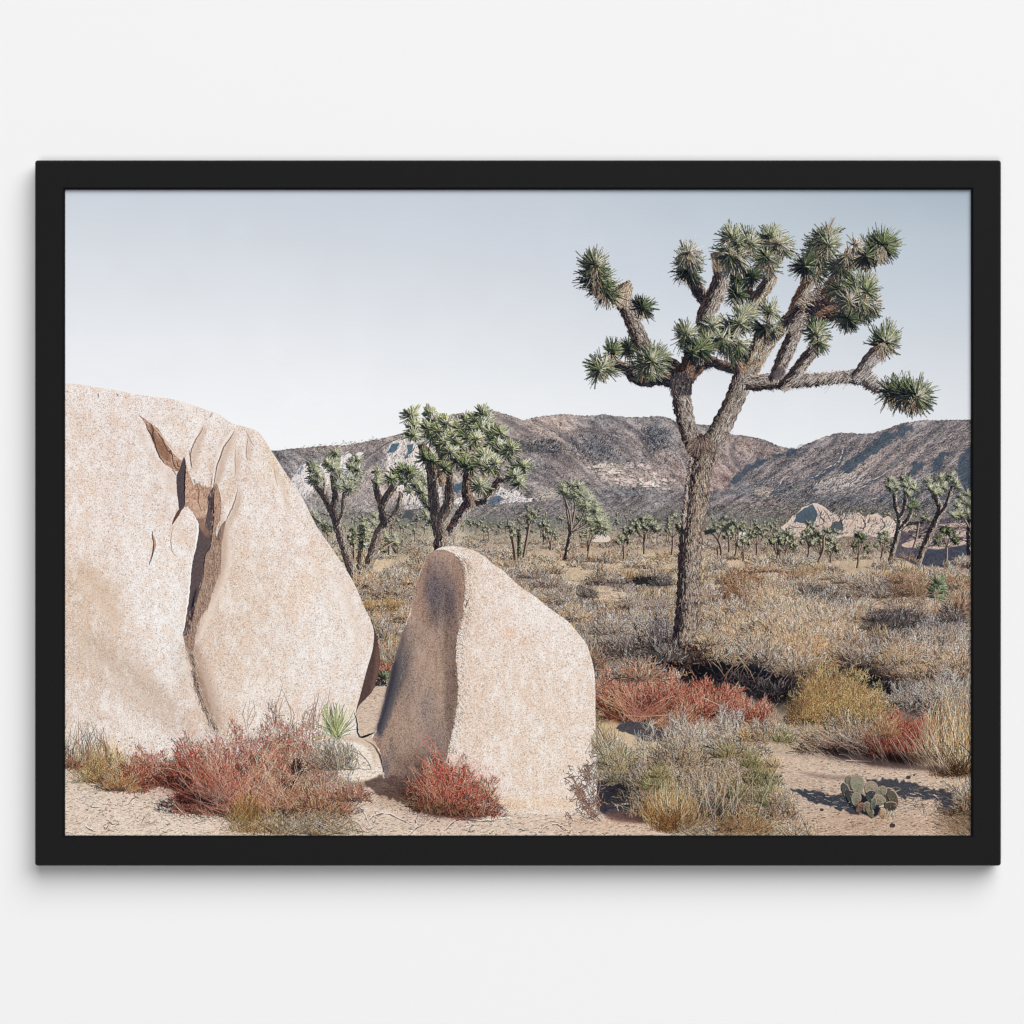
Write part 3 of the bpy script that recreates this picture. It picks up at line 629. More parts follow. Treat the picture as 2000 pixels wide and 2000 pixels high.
    limb([(1838, 1004, 4), (1852, 978, 4), (1860, 950, 3.6)], thr=.1, dash=(3, 6), shag=.1); limb([(1832, 1010, 3), (1848, 990, 3), (1856, 960, 3)], thr=0, dash=(3, 6), shag=.1)
    clumps([(1812, 940), (1820, 946), (1828, 938), (1836, 934), (1844, 942), (1852, 936), (1858, 930), (1866, 944), (1830, 952), (1816, 954), (1842, 952), (1834, 962), (1824, 962), (1870, 952)], 12)
    limb([(1893, 1114, 5), (1893, 1070, 5), (1893, 1030, 5), (1896, 1000, 5)], thr=.1, dash=(3, 7), shag=.1); fartrunk([(1893, 1030), (1882, 1012), (1870, 1010)], 3)
    clumps([(1868, 984), (1878, 972), (1890, 966), (1886, 984), (1872, 992), (1894, 988), (1868, 1006), (1878, 1008), (1890, 1004), (1862, 1008)], 12)
    T(1848, 1102, 66, 22, 30, 13, 8.5, 2, pal=DEEP)

# ---------------------------------------------------------------- second, third and fourth trees
def midtrees():
    # fourth tree (leaning, forked low)
    B = dict(lit=[(168, 152, 140), (142, 127, 117), (190, 174, 160), (110, 98, 92)], sh=[(70, 66, 70), (56, 55, 62), (92, 84, 84)], lw=[3, 3, 2, 2]); DARKB = dict(lit=[(120, 106, 98), (96, 84, 80), (78, 70, 70), (150, 134, 122)], sh=[(58, 56, 62), (46, 46, 54), (80, 74, 76)], lw=[3, 3, 2, 1])
    column([(708, 1072), (710, 1050), (712, 1028)], 13, GREEN, .6, .1, 7, 90); limb([(706, 1130, 8), (706, 1100, 9), (708, 1076, 9)], THATCH, thr=-.3, shag=1); fartrunk([(692, 1096), (691, 1060), (690, 1040)], 4); column([(684, 1070), (682, 1048)], 8, FAR); column([(690, 1062), (690, 1036)], 8, DEEP)
    clumps([(732, 1010), (728, 1022), (760, 1058), (768, 1048), (754, 1050), (772, 1062), (612, 1008), (622, 1018), (634, 1024), (640, 1032), (648, 1030)], 12)
    for e in [((760, 1084), (761, 1060)), ((748, 1070), (770, 1058))]: fartrunk(e, 3)
    clumps([(742, 1072), (752, 1078), (772, 1076)], 9, DEEP)
    limb([(784, 962, 4), (778, 990, 5), (768, 1008, 5), (757, 1024, 6)], B, thr=-.1, dash=(4, 8))
    limb([(713, 1132, 8), (722, 1098, 9), (733, 1062, 9.5), (744, 1034, 9.5), (757, 1020, 8)], B, thr=-.2, dash=(4, 8), shag=.2)
    limb([(750, 1030, 5), (749, 1012, 8), (746, 1000, 6), (744, 984, 7), (738, 965, 6), (732, 948, 5)], DARKB, thr=.4, dash=(4, 8)); limb([(746, 985, 7), (758, 966, 7), (770, 948, 7)], DARKB, thr=.3, dash=(4, 8))
    for q in [(815, 930, 17), (828, 944, 15), (818, 955, 15), (790, 942, 15), (800, 960, 13), (793, 928, 16), (830, 975, 14), (838, 990, 14), (832, 1008, 13), (842, 1018, 12), (806, 930, 16), (812, 948, 15), (824, 962, 15)]: rosette(*q, 80, .4, GREEN, 130, 0, 1, 1.4)
    for q in [(776, 926, 17), (764, 936, 15), (788, 918, 16), (800, 922, 15)]: rosette(*q, 80, .4, DEEP, 150, 0, 1, 1.5)
    for q in [(737, 922, 13), (739, 936, 14), (736, 944, 11)]: rosette(*q, 80, .4, GREEN, 130, 0, 1, 1.4)
    # third tree
    limb([(691, 1138, 8), (684, 1105, 9), (674, 1070, 9.5), (664, 1040, 9.5), (656, 1018, 8)], B, thr=-.25, dash=(4, 8), shag=.2)
    limb([(658, 1026, 7), (650, 1002, 7), (640, 982, 6), (628, 962, 6), (620, 950, 4)], DARKB, thr=.3, dash=(4, 8)); limb([(648, 994, 6), (655, 970, 6), (652, 946, 5), (648, 930, 4)], DARKB, thr=.3, dash=(4, 8))
    limb([(661, 1024, 4), (670, 1000, 4), (671, 978, 4.5), (674, 962, 5)], B, thr=0, dash=(4, 8)); fartrunk([(633, 965), (634, 940), (630, 926)], 5)
    for q in [(612, 908, 12), (614, 922, 14), (612, 938, 14), (620, 944, 12), (652, 896, 12), (656, 886, 11), (649, 908, 14), (652, 918, 13), (692, 904, 12), (700, 900, 10), (686, 914, 13), (696, 930, 14), (690, 944, 14), (678, 936, 14), (664, 938, 13), (674, 950, 14), (684, 956, 12), (660, 950, 11), (640, 905, 10), (622, 930, 10), (700, 918, 11)]:
        rosette(q[0], q[1], q[2] * 1.2, 80, .5, GREEN, 150, 0, 1, 1.4)
    # second tree
    limb([(868, 1085, 22), (868, 1062, 21), (872, 1040, 17), (866, 1022, 9)], BARK, thr=-.55, dash=(4, 9), shag=.3)
    limb([(856, 1045, 9), (853, 1020, 10), (848, 985, 10), (845, 950, 10), (842, 915, 10), (836, 892, 11), (822, 868, 7)], DARKB, thr=.5, dash=(4, 9), shag=.2)
    limb([(856, 1018, 9), (868, 1000, 10), (877, 978, 9), (877, 945, 9), (874, 918, 9), (866, 890, 10), (858, 866, 9)], DARKB, thr=.15, dash=(4, 9), shag=.3)
    limb([(880, 1040, 11), (892, 1018, 11), (905, 998, 11), (918, 982, 10), (940, 976, 9), (958, 962, 9), (974, 942, 8), (992, 928, 6)], BARK, thr=.1, dash=(4, 9), shag=.3)
    limb([(918, 990, 11), (912, 960, 10), (914, 930, 10), (915, 905, 9), (902, 882, 5)], dict(BARK, lit=BROWN), thr=-.1, dash=(4, 9), shag=.3); limb([(970, 930, 6), (974, 900, 6), (972, 880, 5)], DARKB)
    for t in [[(858, 905, 7), (862, 925, 8), (864, 948, 5)], [(930, 850, 9), (928, 868, 9), (922, 880, 6)], [(952, 912, 6), (945, 930, 6), (938, 944, 5)], [(876, 880, 8), (872, 905, 7)]]: limb(t, THATCH, thr=-.6, shag=1.5)
    g = dict(GREEN); 
    for _ in range(26):
        t_ = U(0, 1); rosette(U(830, 985), 835 + 60 * t_ + N(8) + (20 if t_ > .6 else 0), U(15, 20), 80, .3, DEEP, 120, .25, 1, 1.4)
    for q in [(803, 812, 20, .0), (810, 835, 20, .0), (806, 850, 18, .1), (840, 808, 16, 0), (848, 822, 19, 0), (836, 838, 18, .1), (858, 842, 20, .0), (872, 828, 20, -.1), (884, 852, 25, -.15), (868, 866, 20, -.1), (900, 838, 22, -.1), (898, 868, 22, -.1), (915, 855, 20, -.1), (880, 882, 18, -.1), (912, 822, 18, .1), (922, 836, 18, .1),
              (932, 822, 18, 0), (944, 808, 20, .15), (950, 822, 18, .1), (940, 840, 20, -.1), (958, 845, 18, -.1), (930, 858, 18, -.2), (970, 858, 22, 0), (978, 846, 18, 0), (976, 876, 22, .1), (990, 886, 22, .05), (1000, 876, 18, .1), (950, 895, 22, -.2), (942, 908, 20, -.2), (956, 915, 18, -.2), (938, 950, 24, -.25), (1012, 918, 22, .1), (1022, 912, 19, .1), (1005, 932, 20, 0), (1015, 945, 15, -.1), (968, 905, 15, -.1)]:
        rosette(q[0], q[1], q[2], 80, .35, GREEN, int(90 + q[2] * 5), q[3], 1, 1.5)
    tone([(880, 860, 110, 70, (1.20, 1.16, 1.07), 1), (650, 920, 60, 50, (1.24, 1.20, 1.14), 1), (790, 940, 60, 40, (1.22, 1.18, 1.12), 1), (870, 1030, 40, 50, (1.22, 1.2, 1.16), 1), (670, 1050, 30, 60, (1.15, 1.12, 1.1), 1), (735, 1060, 30, 60, (1.15, 1.12, 1.1), 1)])
# ---------------------------------------------------------------- scrub of the middle ground
def scrub(part):
    rows = []
    for k in range(760):
        y = 1058 + 250 * rng.random() ** 1.35; x = U(640, 1900)
        rows.append((y, x))
    rows.sort(); rows = [r for r in rows if (r[0] < 1094) == (part == 0)]
    for y, x in rows:
        if part and x < 770 and y < 1142: continue
        s = (y - 1030) * .20 + 5
        pal = [STRAW, STRAW, GREY, BROWN, STRAW, OLIVE, GREY][rng.integers(0, 7)]
        if y < 1120: pal = [STRAW, BROWN, GREY, STRAW, [(190, 168, 148), (170, 146, 128)]][rng.integers(0, 5)]
        if rng.random() < .10: pal = SLATE
        if x < 800 and y > 1120: pal = [STRAW, GREY, OLIVE, STRAW][rng.integers(0, 4)]
        bush(x, y + s * .3, s * U(.8, 1.7), s * U(.5, .95), pal, int(30 + s * s * .7), (2, 4 + s * .28), U(.15, .45), under=[(94, 86, 80), (76, 70, 68), (114, 102, 92)], wd=(.6, 1.1), body=y > 1120)
    if part == 0: return
    for k in range(60):
        y = 1105 + 100 * rng.random(); x = U(680, 1890)
        tuft(x, y, 10, 14 + (y - 1085) * .12, STRAW + GOLD, 50)
    # bare sandy gaps
    for (x, y, a, b) in [(1195, 1165, 36, 10), (1170, 1150, 24, 6), (1110, 1140, 18, 5)]:
        k = 500; t = U(0, 6.3, k); q = np.sqrt(U(0, 1, k)); X = x + np.cos(t) * q * a; Y = y + np.sin(t) * q * b
        strokes(X, Y, X + U(2, 7, k), Y + N(.5, k), 1.2, .6, pick([(214, 196, 172), (204, 184, 160), (190, 166, 146), (170, 140, 126)], k))
    for (x, y, a, h, p) in [(1172, 1142, 30, 26, SLATE), (1200, 1140, 24, 20, GREY), (1262, 1140, 30, 16, DARK), (1290, 1144, 24, 14, SLATE), (1075, 1148, 36, 26, GREY), (1040, 1130, 30, 20, GREY), (1110, 1180, 34, 36, GREY), (1150, 1168, 20, 26, SLATE), (1235, 1190, 40, 34, GREY),
                             (1290, 1190, 30, 30, GREY), (1130, 1215, 40, 40, STRAW), (1190, 1210, 26, 30, BROWN), (1450, 1140, 50, 30, BROWN), (1440, 1170, 34, 40, BROWN), (1580, 1160, 30, 22, SLATE), (1630, 1170, 34, 22, SLATE), (1700, 1150, 60, 34, GREY),
                             (1720, 1168, 50, 34, GREY), (1770, 1140, 40, 26, BROWN), (1780, 1165, 40, 34, BROWN), (1860, 1150, 40, 30, BROWN), (1650, 1140, 30, 16, GREY), (1500, 1118, 40, 14, STRAW), (1385, 1180, 30, 40, GREY), (1400, 1215, 34, 40, STRAW)]:
        bush(x, y, a, h, p, None, (4, 11), .3, under=[(70, 67, 68), (88, 81, 78), (106, 95, 88)])
    # sandy strip behind the young yucca, its skirt and leaves
    dashes(1700, 1178, 1895, 1196, 700, [(206, 168, 134), (190, 148, 116), (220, 190, 160), (150, 116, 96)], 5, .3, (3, 9), (.8, 1.6))
    bush(1870, 1196, 34, 46, BROWN, None, (6, 14), .35)
    for k in range(60):
        a = N(.9); strokes([1829], [1172], [1829 + math.sin(a) * U(12, 26)], [1176 + abs(math.cos(a)) * U(4, 24)], 1.2, .5, pick([(214, 196, 176), (176, 150, 128), (140, 112, 96)], 1))
    column([(1829, 1168), (1830, 1152), (1832, 1140)], 22, dict(lit=[(132, 150, 114), (108, 130, 98), (166, 176, 142)], mid=[(88, 110, 86), (74, 94, 76)], dk=[(54, 70, 62), (66, 82, 70)]), .95, -.1, 9, 70)

def underbrush():
    """the big bushes to the right, back to front"""
    B = bush; U3 = [(84, 77, 73), (64, 60, 62), (106, 95, 86)]
    # left, between the boulders
    B(735, 1200, 50, 60, STRAW, None, (5, 12), .25, U3); B(760, 1170, 46, 50, GREY, None, (4, 10), .3, U3); B(715, 1150, 34, 46, STRAW, None, (4, 10), .25, U3); B(745, 1245, 44, 62, STRAW, None, (6, 13), .25, U3)
    for k in range(12): B(U(690, 800), U(1130, 1230), 20, 24, [STRAW, OLIVE, GREY][k % 3], None, (4, 10), .2, U3)
    B(752, 1250, 28, 40, GREY, None, (6, 14), .35, DARK); tuft(758, 1285, 26, 50, GOLD, 200); B(750, 1322, 26, 66, RED, 700, (5, 12), .2, U3); tuft(760, 1290, 24, 40, STRAW, 120)
    poly([(735, 1345), (790, 1335), (790, 1450), (700, 1450), (695, 1395), (715, 1365)], (196, 172, 154), amp=12); dashes(696, 1345, 770, 1440, 700, [(168, 140, 124), (212, 190, 172), (130, 104, 92)], 5, .4, (2, 7))
    rosette(752, 1325, 18, 75, .6, DEEP, 120, .1); B(742, 1340, 14, 14, DARK, 120, (3, 8), .4)
    # grey brush right of the front boulder
    B(1170, 1290, 64, 84, GREY, None, (8, 18), .22, U3); B(1230, 1285, 60, 92, GREY, None, (8, 18), .25, U3); B(1120, 1215, 44, 40, STRAW, None, (6, 13), .25, U3); B(1285, 1270, 46, 84, GREY, None, (8, 16), .35, DARK); B(1190, 1240, 40, 44, GREY, None, (8, 15), .25, U3)
    B(1150, 1312, 40, 50, BROWN, None, (8, 16), .3, U3)
    # tan scrub on the right
    B(1430, 1230, 50, 60, STRAW, None, (6, 14), .2, U3); B(1500, 1200, 70, 70, STRAW, None, (6, 13), .2, U3); B(1590, 1210, 70, 56, STRAW, None, (6, 13), .2, U3); B(1660, 1215, 60, 50, STRAW, None, (6, 13), .2, U3)
    for q in [(1460, 1275, 84, 104, STRAW), (1540, 1270, 90, 104, STRAW), (1620, 1290, 90, 110, STRAW), (1560, 1300, 90, 80, GOLD + STRAW), (1690, 1290, 60, 60, STRAW)]: B(*q, None, (6, 13), .22, U3)
    B(1760, 1232, 74, 52, SLATE, None, (5, 12), .5, DARK); B(1720, 1215, 30, 26, SLATE, None, (5, 10), .5, DARK); B(1862, 1216, 30, 30, SLATE, None, (4, 10), .4, DARK); B(1830, 1260, 70, 50, GREY, None, (6, 13), .3, U3)
    tuft(1720, 1255, 34, 40, GOLD, 160, 20); tuft(1760, 1262, 40, 40, STRAW, 120, 26)
    B(1800, 1330, 100, 90, STRAW, None, (6, 14), .3, U3); B(1700, 1310, 64, 54, GREY, None, (6, 14), .35, DARK); B(1870, 1330, 50, 80, STRAW, None, (7, 16), .3, U3); B(1760, 1300, 60, 60, STRAW, None, (6, 14), .3, U3)
    # deep shade around the trunk foot and to its right
    poly([(1262, 1295), (1290, 1262), (1318, 1250), (1352, 1262), (1385, 1270), (1420, 1282), (1460, 1290), (1515, 1310), (1560, 1330), (1545, 1362), (1500, 1374), (1450, 1352), (1400, 1345), (1330, 1322), (1290, 1312)], (30, 34, 46), soft=8, alpha=.95, amp=8)
    k = 2600; x = U(1300, 1570, k); y = U(1262, 1372, k); ok = inpoly([(1300, 1262), (1400, 1262), (1480, 1275), (1570, 1310), (1560, 1365), (1440, 1372), (1310, 1320)])(x, y); x, y = x[ok], y[ok]; k = len(x)
    an = N(.5, k) - .35; l = U(8, 26, k)
    strokes(x, y, x - np.cos(an) * l, y + np.sin(an) * l * .8 - 2, .8, .4, pick([(38, 42, 56), (58, 62, 76), (84, 88, 98), (26, 30, 42), (118, 118, 122), (46, 48, 58)], k, [3, 3, 2, 3, .8, 3]), None, N(.1, k))
    B(1480, 1296, 70, 50, GREY, 1100, (8, 18), .45, DARK); B(1395, 1290, 50, 44, STRAW, 900, (8, 16), .4, DARK); B(1560, 1318, 60, 46, STRAW + GREY, 900, (8, 16), .35, DARK); 
    DK = [(60, 62, 70), (82, 84, 92), (112, 112, 116), (46, 48, 58), (146, 142, 142)]
    B(1440, 1356, 80, 36, DK, 1100, (8, 22), .5, DARK, lean=-.5, body=False); B(1520, 1378, 66, 44, DK, 900, (8, 22), .5, DARK, body=False)
    poly([(1270, 1300), (1300, 1262), (1330, 1262), (1370, 1290), (1430, 1306), (1420, 1330), (1360, 1322), (1310, 1316)], (36, 37, 44), soft=8, alpha=.5, amp=6)
    poly([(1655, 1300), (1690, 1306), (1720, 1322), (1770, 1345), (1800, 1372), (1780, 1392), (1740, 1362), (1690, 1335)], (44, 44, 54), soft=7, alpha=.9, amp=8)
    B(1700, 1350, 40, 24, SLATE, 260, (6, 14), .5, DARK, body=False)
    # straw stalks crossing the shade
    for k in range(26):
        x = U(1330, 1500); y = U(1270, 1340); a = U(.5, 1.4) * (1 if rng.random() < .6 else -1)
        line([(x, y), (x - a * 14, y - 22), (x - a * 34, y - 42 + N(4))], pick([(176, 150, 120), (196, 170, 140), (140, 124, 110)], 1)[0], .75)

def maintree():
    L = limb
    # shaded limbs behind
    L([(1470, 600, 9), (1462, 570, 10), (1450, 548, 9), (1440, 540, 6)], DARKB, thr=.6)
    rosette(1468, 540, 27, 80, .2, DEEP, 260, .6); rosette(1438, 548, 22, 90, .2, DEEP, 180, .7); rosette(1440, 575, 27, -70, .3, DEEP, 240, .35); rosette(1253, 600, 26, 60, .3, DEEP, 260, .5); rosette(1228, 678, 27, 200, .3, DEEP, 240, .55)
    L([(1345, 738, 12), (1362, 722, 10), (1385, 706, 10), (1405, 712, 9), (1430, 720, 9), (1448, 725, 8)], dict(DARKB, lit=REDB['lit']), thr=.25, shag=1.2)
    # limb low right, dark then pale
    L([(1466, 752, 12), (1482, 747, 14), (1505, 745, 15), (1530, 744, 14), (1560, 743, 13), (1600, 741, 11), (1640, 737, 11), (1668, 735, 13)], BARK, thr=-.45, shag=1.8, dash=(5, 11), fr=.6)
    k = 420; x = U(1530, 1670, k); y = 738 + N(6, k); strokes(x, y, x - U(3, 9, k), y + U(4, 10, k), 1.2, .5, pick([(206, 190, 180), (176, 158, 150), (110, 94, 90), (78, 68, 70)], k))
    L([(1664, 738, 12), (1685, 735, 14), (1702, 748, 13), (1722, 762, 9)], PALEB, thr=-.5, fr=.2, dash=(8, 16), shag=1.2)
    L([(1672, 738, 12), (1686, 722, 13), (1700, 702, 14), (1716, 688, 16), (1722, 682, 14)], PALEB, thr=-.5, fr=.15, dash=(9, 18), shag=.8)
    column([(1738, 765), (1760, 768), (1780, 772), (1792, 774)], 37, DEEP, .45, .12, 8, 190); rosette(1790, 776, 34, 8, .8, GREEN, 160, 0)
    column([(1722, 676), (1728, 666)], 34, DEEP, .9, .0, 8, 230); rosette(1730, 668, 30, 70, .9, dict(DEEP, lit=GREEN['lit']), 120, 0)
    # right crown
    L([(1512, 746, 14), (1522, 720, 13), (1535, 690, 14), (1548, 660, 14), (1562, 632, 13), (1572, 615, 12)], BARK, thr=-.35, shag=1.0)
    L([(1528, 756, 11), (1548, 736, 12), (1566, 712, 12), (1582, 692, 12), (1596, 680, 10)], BARK, thr=-.1, dash=(7, 14), shag=1.2, fr=.2)
    L([(1462, 735, 13), (1478, 708, 13), (1492, 682, 14), (1512, 655, 13), (1532, 634, 13), (1555, 612, 14)], dict(BARK, lit=THATCH['lit']), thr=-.3, dash=(7, 14), shag=1.5, fr=.2)
    L([(1545, 622, 9), (1553, 596, 9), (1566, 572, 11), (1580, 548, 12), (1586, 535, 11)], THATCH, thr=-.05, dash=(8, 16), shag=2, fr=.2)
    L([(1540, 640, 13), (1562, 612, 16), (1590, 592, 20), (1618, 575, 22), (1636, 560, 20)], dict(BARK, lit=GREY + BROWN), thr=-.05, dash=(9, 18), shag=2, fr=.25)
    L([(1592, 640, 8), (1602, 610, 13), (1622, 598, 16), (1640, 590, 14)], DARKB, thr=.2, dash=(8, 16), shag=2)
    L([(1622, 580, 20), (1634, 556, 19), (1648, 532, 16), (1658, 505, 14), (1660, 492, 7)], THATCH, thr=-.1, dash=(9, 20), shag=2.4, fr=.22)
    L([(1600, 622, 10), (1618, 612, 14), (1640, 610, 14)], REDB, thr=-.2, dash=(8, 14), shag=2)
    # middle limbs
    L([(1396, 588, 12), (1378, 585, 12), (1366, 570, 12), (1354, 548, 12), (1346, 530, 10)], dict(DARKB, lit=BROWN), thr=.55, dash=(7, 14), shag=1)
    L([(1377, 650, 13), (1376, 620, 16), (1388, 596, 17), (1400, 570, 17), (1408, 545, 16), (1406, 520, 12), (1400, 498, 9)], BARK, thr=-.25, dash=(7, 15), shag=1.0, fr=.2)
    poly([(1390, 503), (1388, 496), (1397, 492), (1410, 494), (1418, 500), (1408, 508)], (88, 74, 72), amp=8); k = 200; x = U(1390, 1420, k); y = U(495, 525, k); strokes(x, y, x + 2, y + 9, 1.2, .5, pick(BROWN + DARK, k))
    L([(1440, 640, 13), (1458, 612, 13), (1478, 585, 13), (1496, 560, 13), (1508, 538, 12)], dict(BARK, lit=THATCH['lit']), thr=-.1, dash=(8, 16), shag=2.2, fr=.2)
    # left crown
    L([(1328, 745, 17), (1308, 742, 14), (1284, 740, 12), (1262, 742, 14), (1240, 736, 12), (1226, 722, 10), (1206, 712, 9), (1188, 707, 7)], dict(DARKB, lit=BROWN), thr=.35, shag=1.6)
    L([(1330, 728, 16), (1310, 712, 13), (1292, 705, 13), (1276, 700, 12)], DARKB, thr=.3, shag=.6)
    L([(1274, 712, 15), (1262, 690, 17), (1250, 662, 16), (1238, 634, 15), (1226, 606, 15), (1213, 586, 15), (1206, 572, 14)], BARK, thr=-.45, dash=(6, 12), shag=1.1)
    L([(1208, 592, 13), (1214, 574, 15), (1224, 562, 13), (1228, 555, 6)], THATCH, thr=-.7, dash=(8, 18), shag=2.2)
    k = 160; t = U(0, 1, k); strokes(1227 + N(3, k), 557 + N(2, k), 1198 + t * 34, 590 + N(8, k), 1.2, .6, pick(THATCH['lit'], k), None, N(.08, k))
    column([(1190, 572), (1172, 556), (1162, 535), (1162, 520)], 32, DEEP, .35, .05, 8, 170); rosette(1163, 516, 30, 95, .7, GREEN, 150, .1)
    rosette(1254, 601, 24, 60, .4, DEEP, 160, .4)
    rosette(1196, 688, 24, 85, .7, DEEP, 190, .15); rosette(1178, 716, 33, 190, .5, GREEN, 230, .1); rosette(1170, 722, 26, 210, .6, GREEN, 120, 0)
    # forks
    L([(1334, 745, 19), (1338, 728, 17), (1346, 708, 14), (1352, 690, 12)], REDB, thr=-.35, dash=(9, 18), shag=1.2)
    L([(1330, 735, 14), (1322, 752, 12)], DARKB, thr=.3)
    L([(1372, 886, 24), (1354, 866, 18), (1342, 832, 17), (1334, 795, 18), (1330, 768, 18), (1330, 742, 20)], BARK, thr=-.62, dash=(5, 11), shag=.5)
    a = [(1311, 768), (1350, 768), (1352, 738), (1340, 722), (1318, 730), (1308, 748)]
    k = 900; x = U(1308, 1352, k); y = U(722, 768, k); ok = inpoly(a)(x, y); strokes(x[ok], y[ok], x[ok] + N(2, ok.sum()), y[ok] + U(4, 9, ok.sum()), 1.8, .6, pick([(70, 66, 72), (52, 52, 60), (92, 84, 84), (40, 42, 52), (118, 104, 98)], ok.sum(), [4, 4, 3, 3, 1]))
    L([(1376, 892, 26), (1392, 866, 22), (1408, 835, 20), (1426, 800, 19), (1440, 768, 19), (1451, 738, 20), (1452, 712, 19), (1444, 692, 15), (1440, 676, 12)], BARK, thr=-.78, dash=(5, 11), shag=.3)
    L([(1448, 725, 14), (1440, 700, 13), (1440, 680, 12)], dict(BARK, lit=[(188, 146, 120), (160, 120, 100), (210, 186, 164), (120, 90, 78)]), thr=-.4, dash=(8, 15), shag=.8)
    L([(1462, 712, 11), (1470, 690, 10), (1480, 668, 11), (1490, 645, 12)], dict(BARK, lit=THATCH['lit']), thr=-.3, dash=(7, 14), shag=1)
    L([(1456, 700, 7), (1452, 684, 7), (1447, 668, 6)], DARKB, thr=.4); L([(1458, 745, 16), (1480, 748, 14), (1500, 745, 15)], BARK, thr=-.5)
    poly([(1508, 732), (1518, 720), (1530, 718), (1534, 730), (1524, 740), (1514, 742)], (84, 78, 84), soft=2.5, amp=9, alpha=.75)
    # trunk
    L([(1326, 1288, 14), (1330, 1262, 16), (1337, 1235, 22), (1344, 1200, 24.5), (1345, 1160, 23.5), (1347, 1120, 23), (1348.5, 1080, 22), (1351, 1040, 21.5), (1356, 1000, 21.5), (1362, 960, 21.5), (1368, 925, 22), (1371, 897, 23), (1376, 874, 26), (1386, 858, 20)], TRUNK, thr=-.36, dash=(4, 9), shag=.12, fr=.35)
    # dark groove down the left of the trunk and the pale ridge beside it
    G = [(1352, 893), (1350, 920), (1344, 950), (1341, 980), (1338, 1010), (1334, 1050), (1331, 1090), (1330, 1140), (1327, 1190), (1324, 1235)]
    k = 1500; P = smooth(G, 20); i = rng.integers(0, len(P), k)
    strokes(P[i, 0] + N(3.5, k) - 1, P[i, 1] + N(2, k), P[i, 0] + N(3, k) - 1, P[i, 1] + U(4, 12, k), 1.5, .7, pick([(34, 32, 42), (48, 44, 52), (60, 52, 56), (28, 28, 38)], k))
    k = 420; i = rng.integers(0, len(P) // 2, k); strokes(P[i, 0] - 1 + N(2, k), P[i, 1], P[i, 0] + 1 + N(2, k), P[i, 1] + U(3, 6, k), 1.3, .6, pick([(176, 148, 136), (206, 186, 172), (120, 92, 86)], k))
    k = 800; x = 1348 + U(-9, 14, k) + 0; y = U(905, 1240, k); cx = np.interp(y, [905, 1000, 1120, 1240], [1354, 1345, 1336, 1330]); x = cx + N(3, k)
    strokes(x, y, x + N(1.2, k), y + U(4, 11, k), 1.6, .7, pick([(38, 36, 46), (56, 50, 54), (84, 70, 68), (28, 28, 38)], k))
    k = 700; t = U(0, 1, k); x = 1366 + N(12, k); y = 868 + N(10, k)
    strokes(x, y, x + (x - 1368) * .3, y - U(3, 9, k) + 12, 1.3, .6, pick([(70, 60, 60), (46, 44, 52), (150, 128, 116), (104, 88, 82)], k))
    k = 2400; y = U(900, 1240, k); cx = np.interp(y, [900, 960, 1040, 1120, 1200, 1240], [1376, 1368, 1356, 1352, 1350, 1344]); x = cx + N(8, k)
    strokes(x, y, x + N(1.4, k), y + U(3, 8, k), 1.2, .6, pick([(208, 184, 166), (168, 142, 126), (66, 54, 52), (186, 158, 140), (92, 76, 70), (54, 46, 48)], k, [1.6, 3, 3, 3, 3.4, 2.4]))
    # foot of the trunk
    k = 700; x = 1332 + N(26, k); y = 1262 + np.abs(N(22, k)); strokes(x, y, x + N(6, k), y + N(6, k), 2, .8, pick([(36, 34, 44), (58, 48, 50), (98, 74, 60), (132, 102, 80), (28, 30, 42)], k, [3, 3, 1.2, .8, 3]))
    # leaf heads
    R = rosette
    column([(1590, 532), (1598, 505), (1606, 478), (1614, 462)], 31, GREEN, .15, .12, 8, 170); R(1572, 520, 30, 200, .4, DEEP, 200, .45); R(1618, 478, 30, 40, .3, GREEN, 160, -.15)
    k = 24; t = np.linspace(0, 1, k); strokes(1617 + t * 11, 452 - t * 26, 1617 + t * 11 + np.where(np.arange(k) % 2, 5, -5), 452 - t * 26 - 3, .9, .5, (150, 124, 116)); strokes([1616], [456], [1629], [426], 1.6, 1, (132, 104, 98))
    column([(1502, 520), (1502, 490), (1504, 462)], 27, GREEN, .55, -.05, 8, 190); R(1522, 478, 34, -50, .8, GREEN, 220, -.2); R(1496, 500, 28, 200, .3, GREEN, 150, .15); R(1521, 475, 24, -80, .9, PALE, 120, 0)
    R(1437, 484, 36, -80, .5, GREEN, 320, -.05); R(1430, 465, 32, 100, .5, GREEN, 260, 0); R(1466, 476, 30, 65, .7, GREEN, 200, -.1); R(1438, 500, 40, -88, 1.3, PALE, 200, -.1); R(1425, 497, 34, -110, .9, GREEN, 160, 0); R(1440, 476, 20, 80, .1, GREEN, 90, .4)
    R(1342, 512, 35, None, 0, GREEN, 320, .1); R(1345, 530, 30, -100, .4, DEEP, 200, .35); R(1343, 488, 36, -85, 1.0, PALE, 260, -.25); R(1345, 492, 22, -60, .6, PALE, 120, -.3)
    R(1392, 637, 30, None, 0, GREEN, 300, 0); R(1396, 658, 27, -90, .3, GREEN, 180, .2); R(1430, 640, 26, -70, .3, DEEP, 200, .6); R(1452, 618, 36, 50, .7, GREEN, 220, -.2); R(1444, 632, 28, 70, .3, GREEN, 160, .1); R(1340, 655, 30, 110, .35, GREEN, 260, .1); R(1380, 668, 26, 90, .2, GREEN, 150, .1)
    R(1426, 668, 38, -80, 1.0, GREEN, 260, -.05); R(1442, 668, 30, -60, 1.0, GREEN, 140, -.15); R(1410, 662, 30, -100, .9, GREEN, 150, .05); R(1366, 682, 31, None, 0, DEEP, 380, .15); R(1352, 690, 24, -110, .4, DEEP, 160, .25)
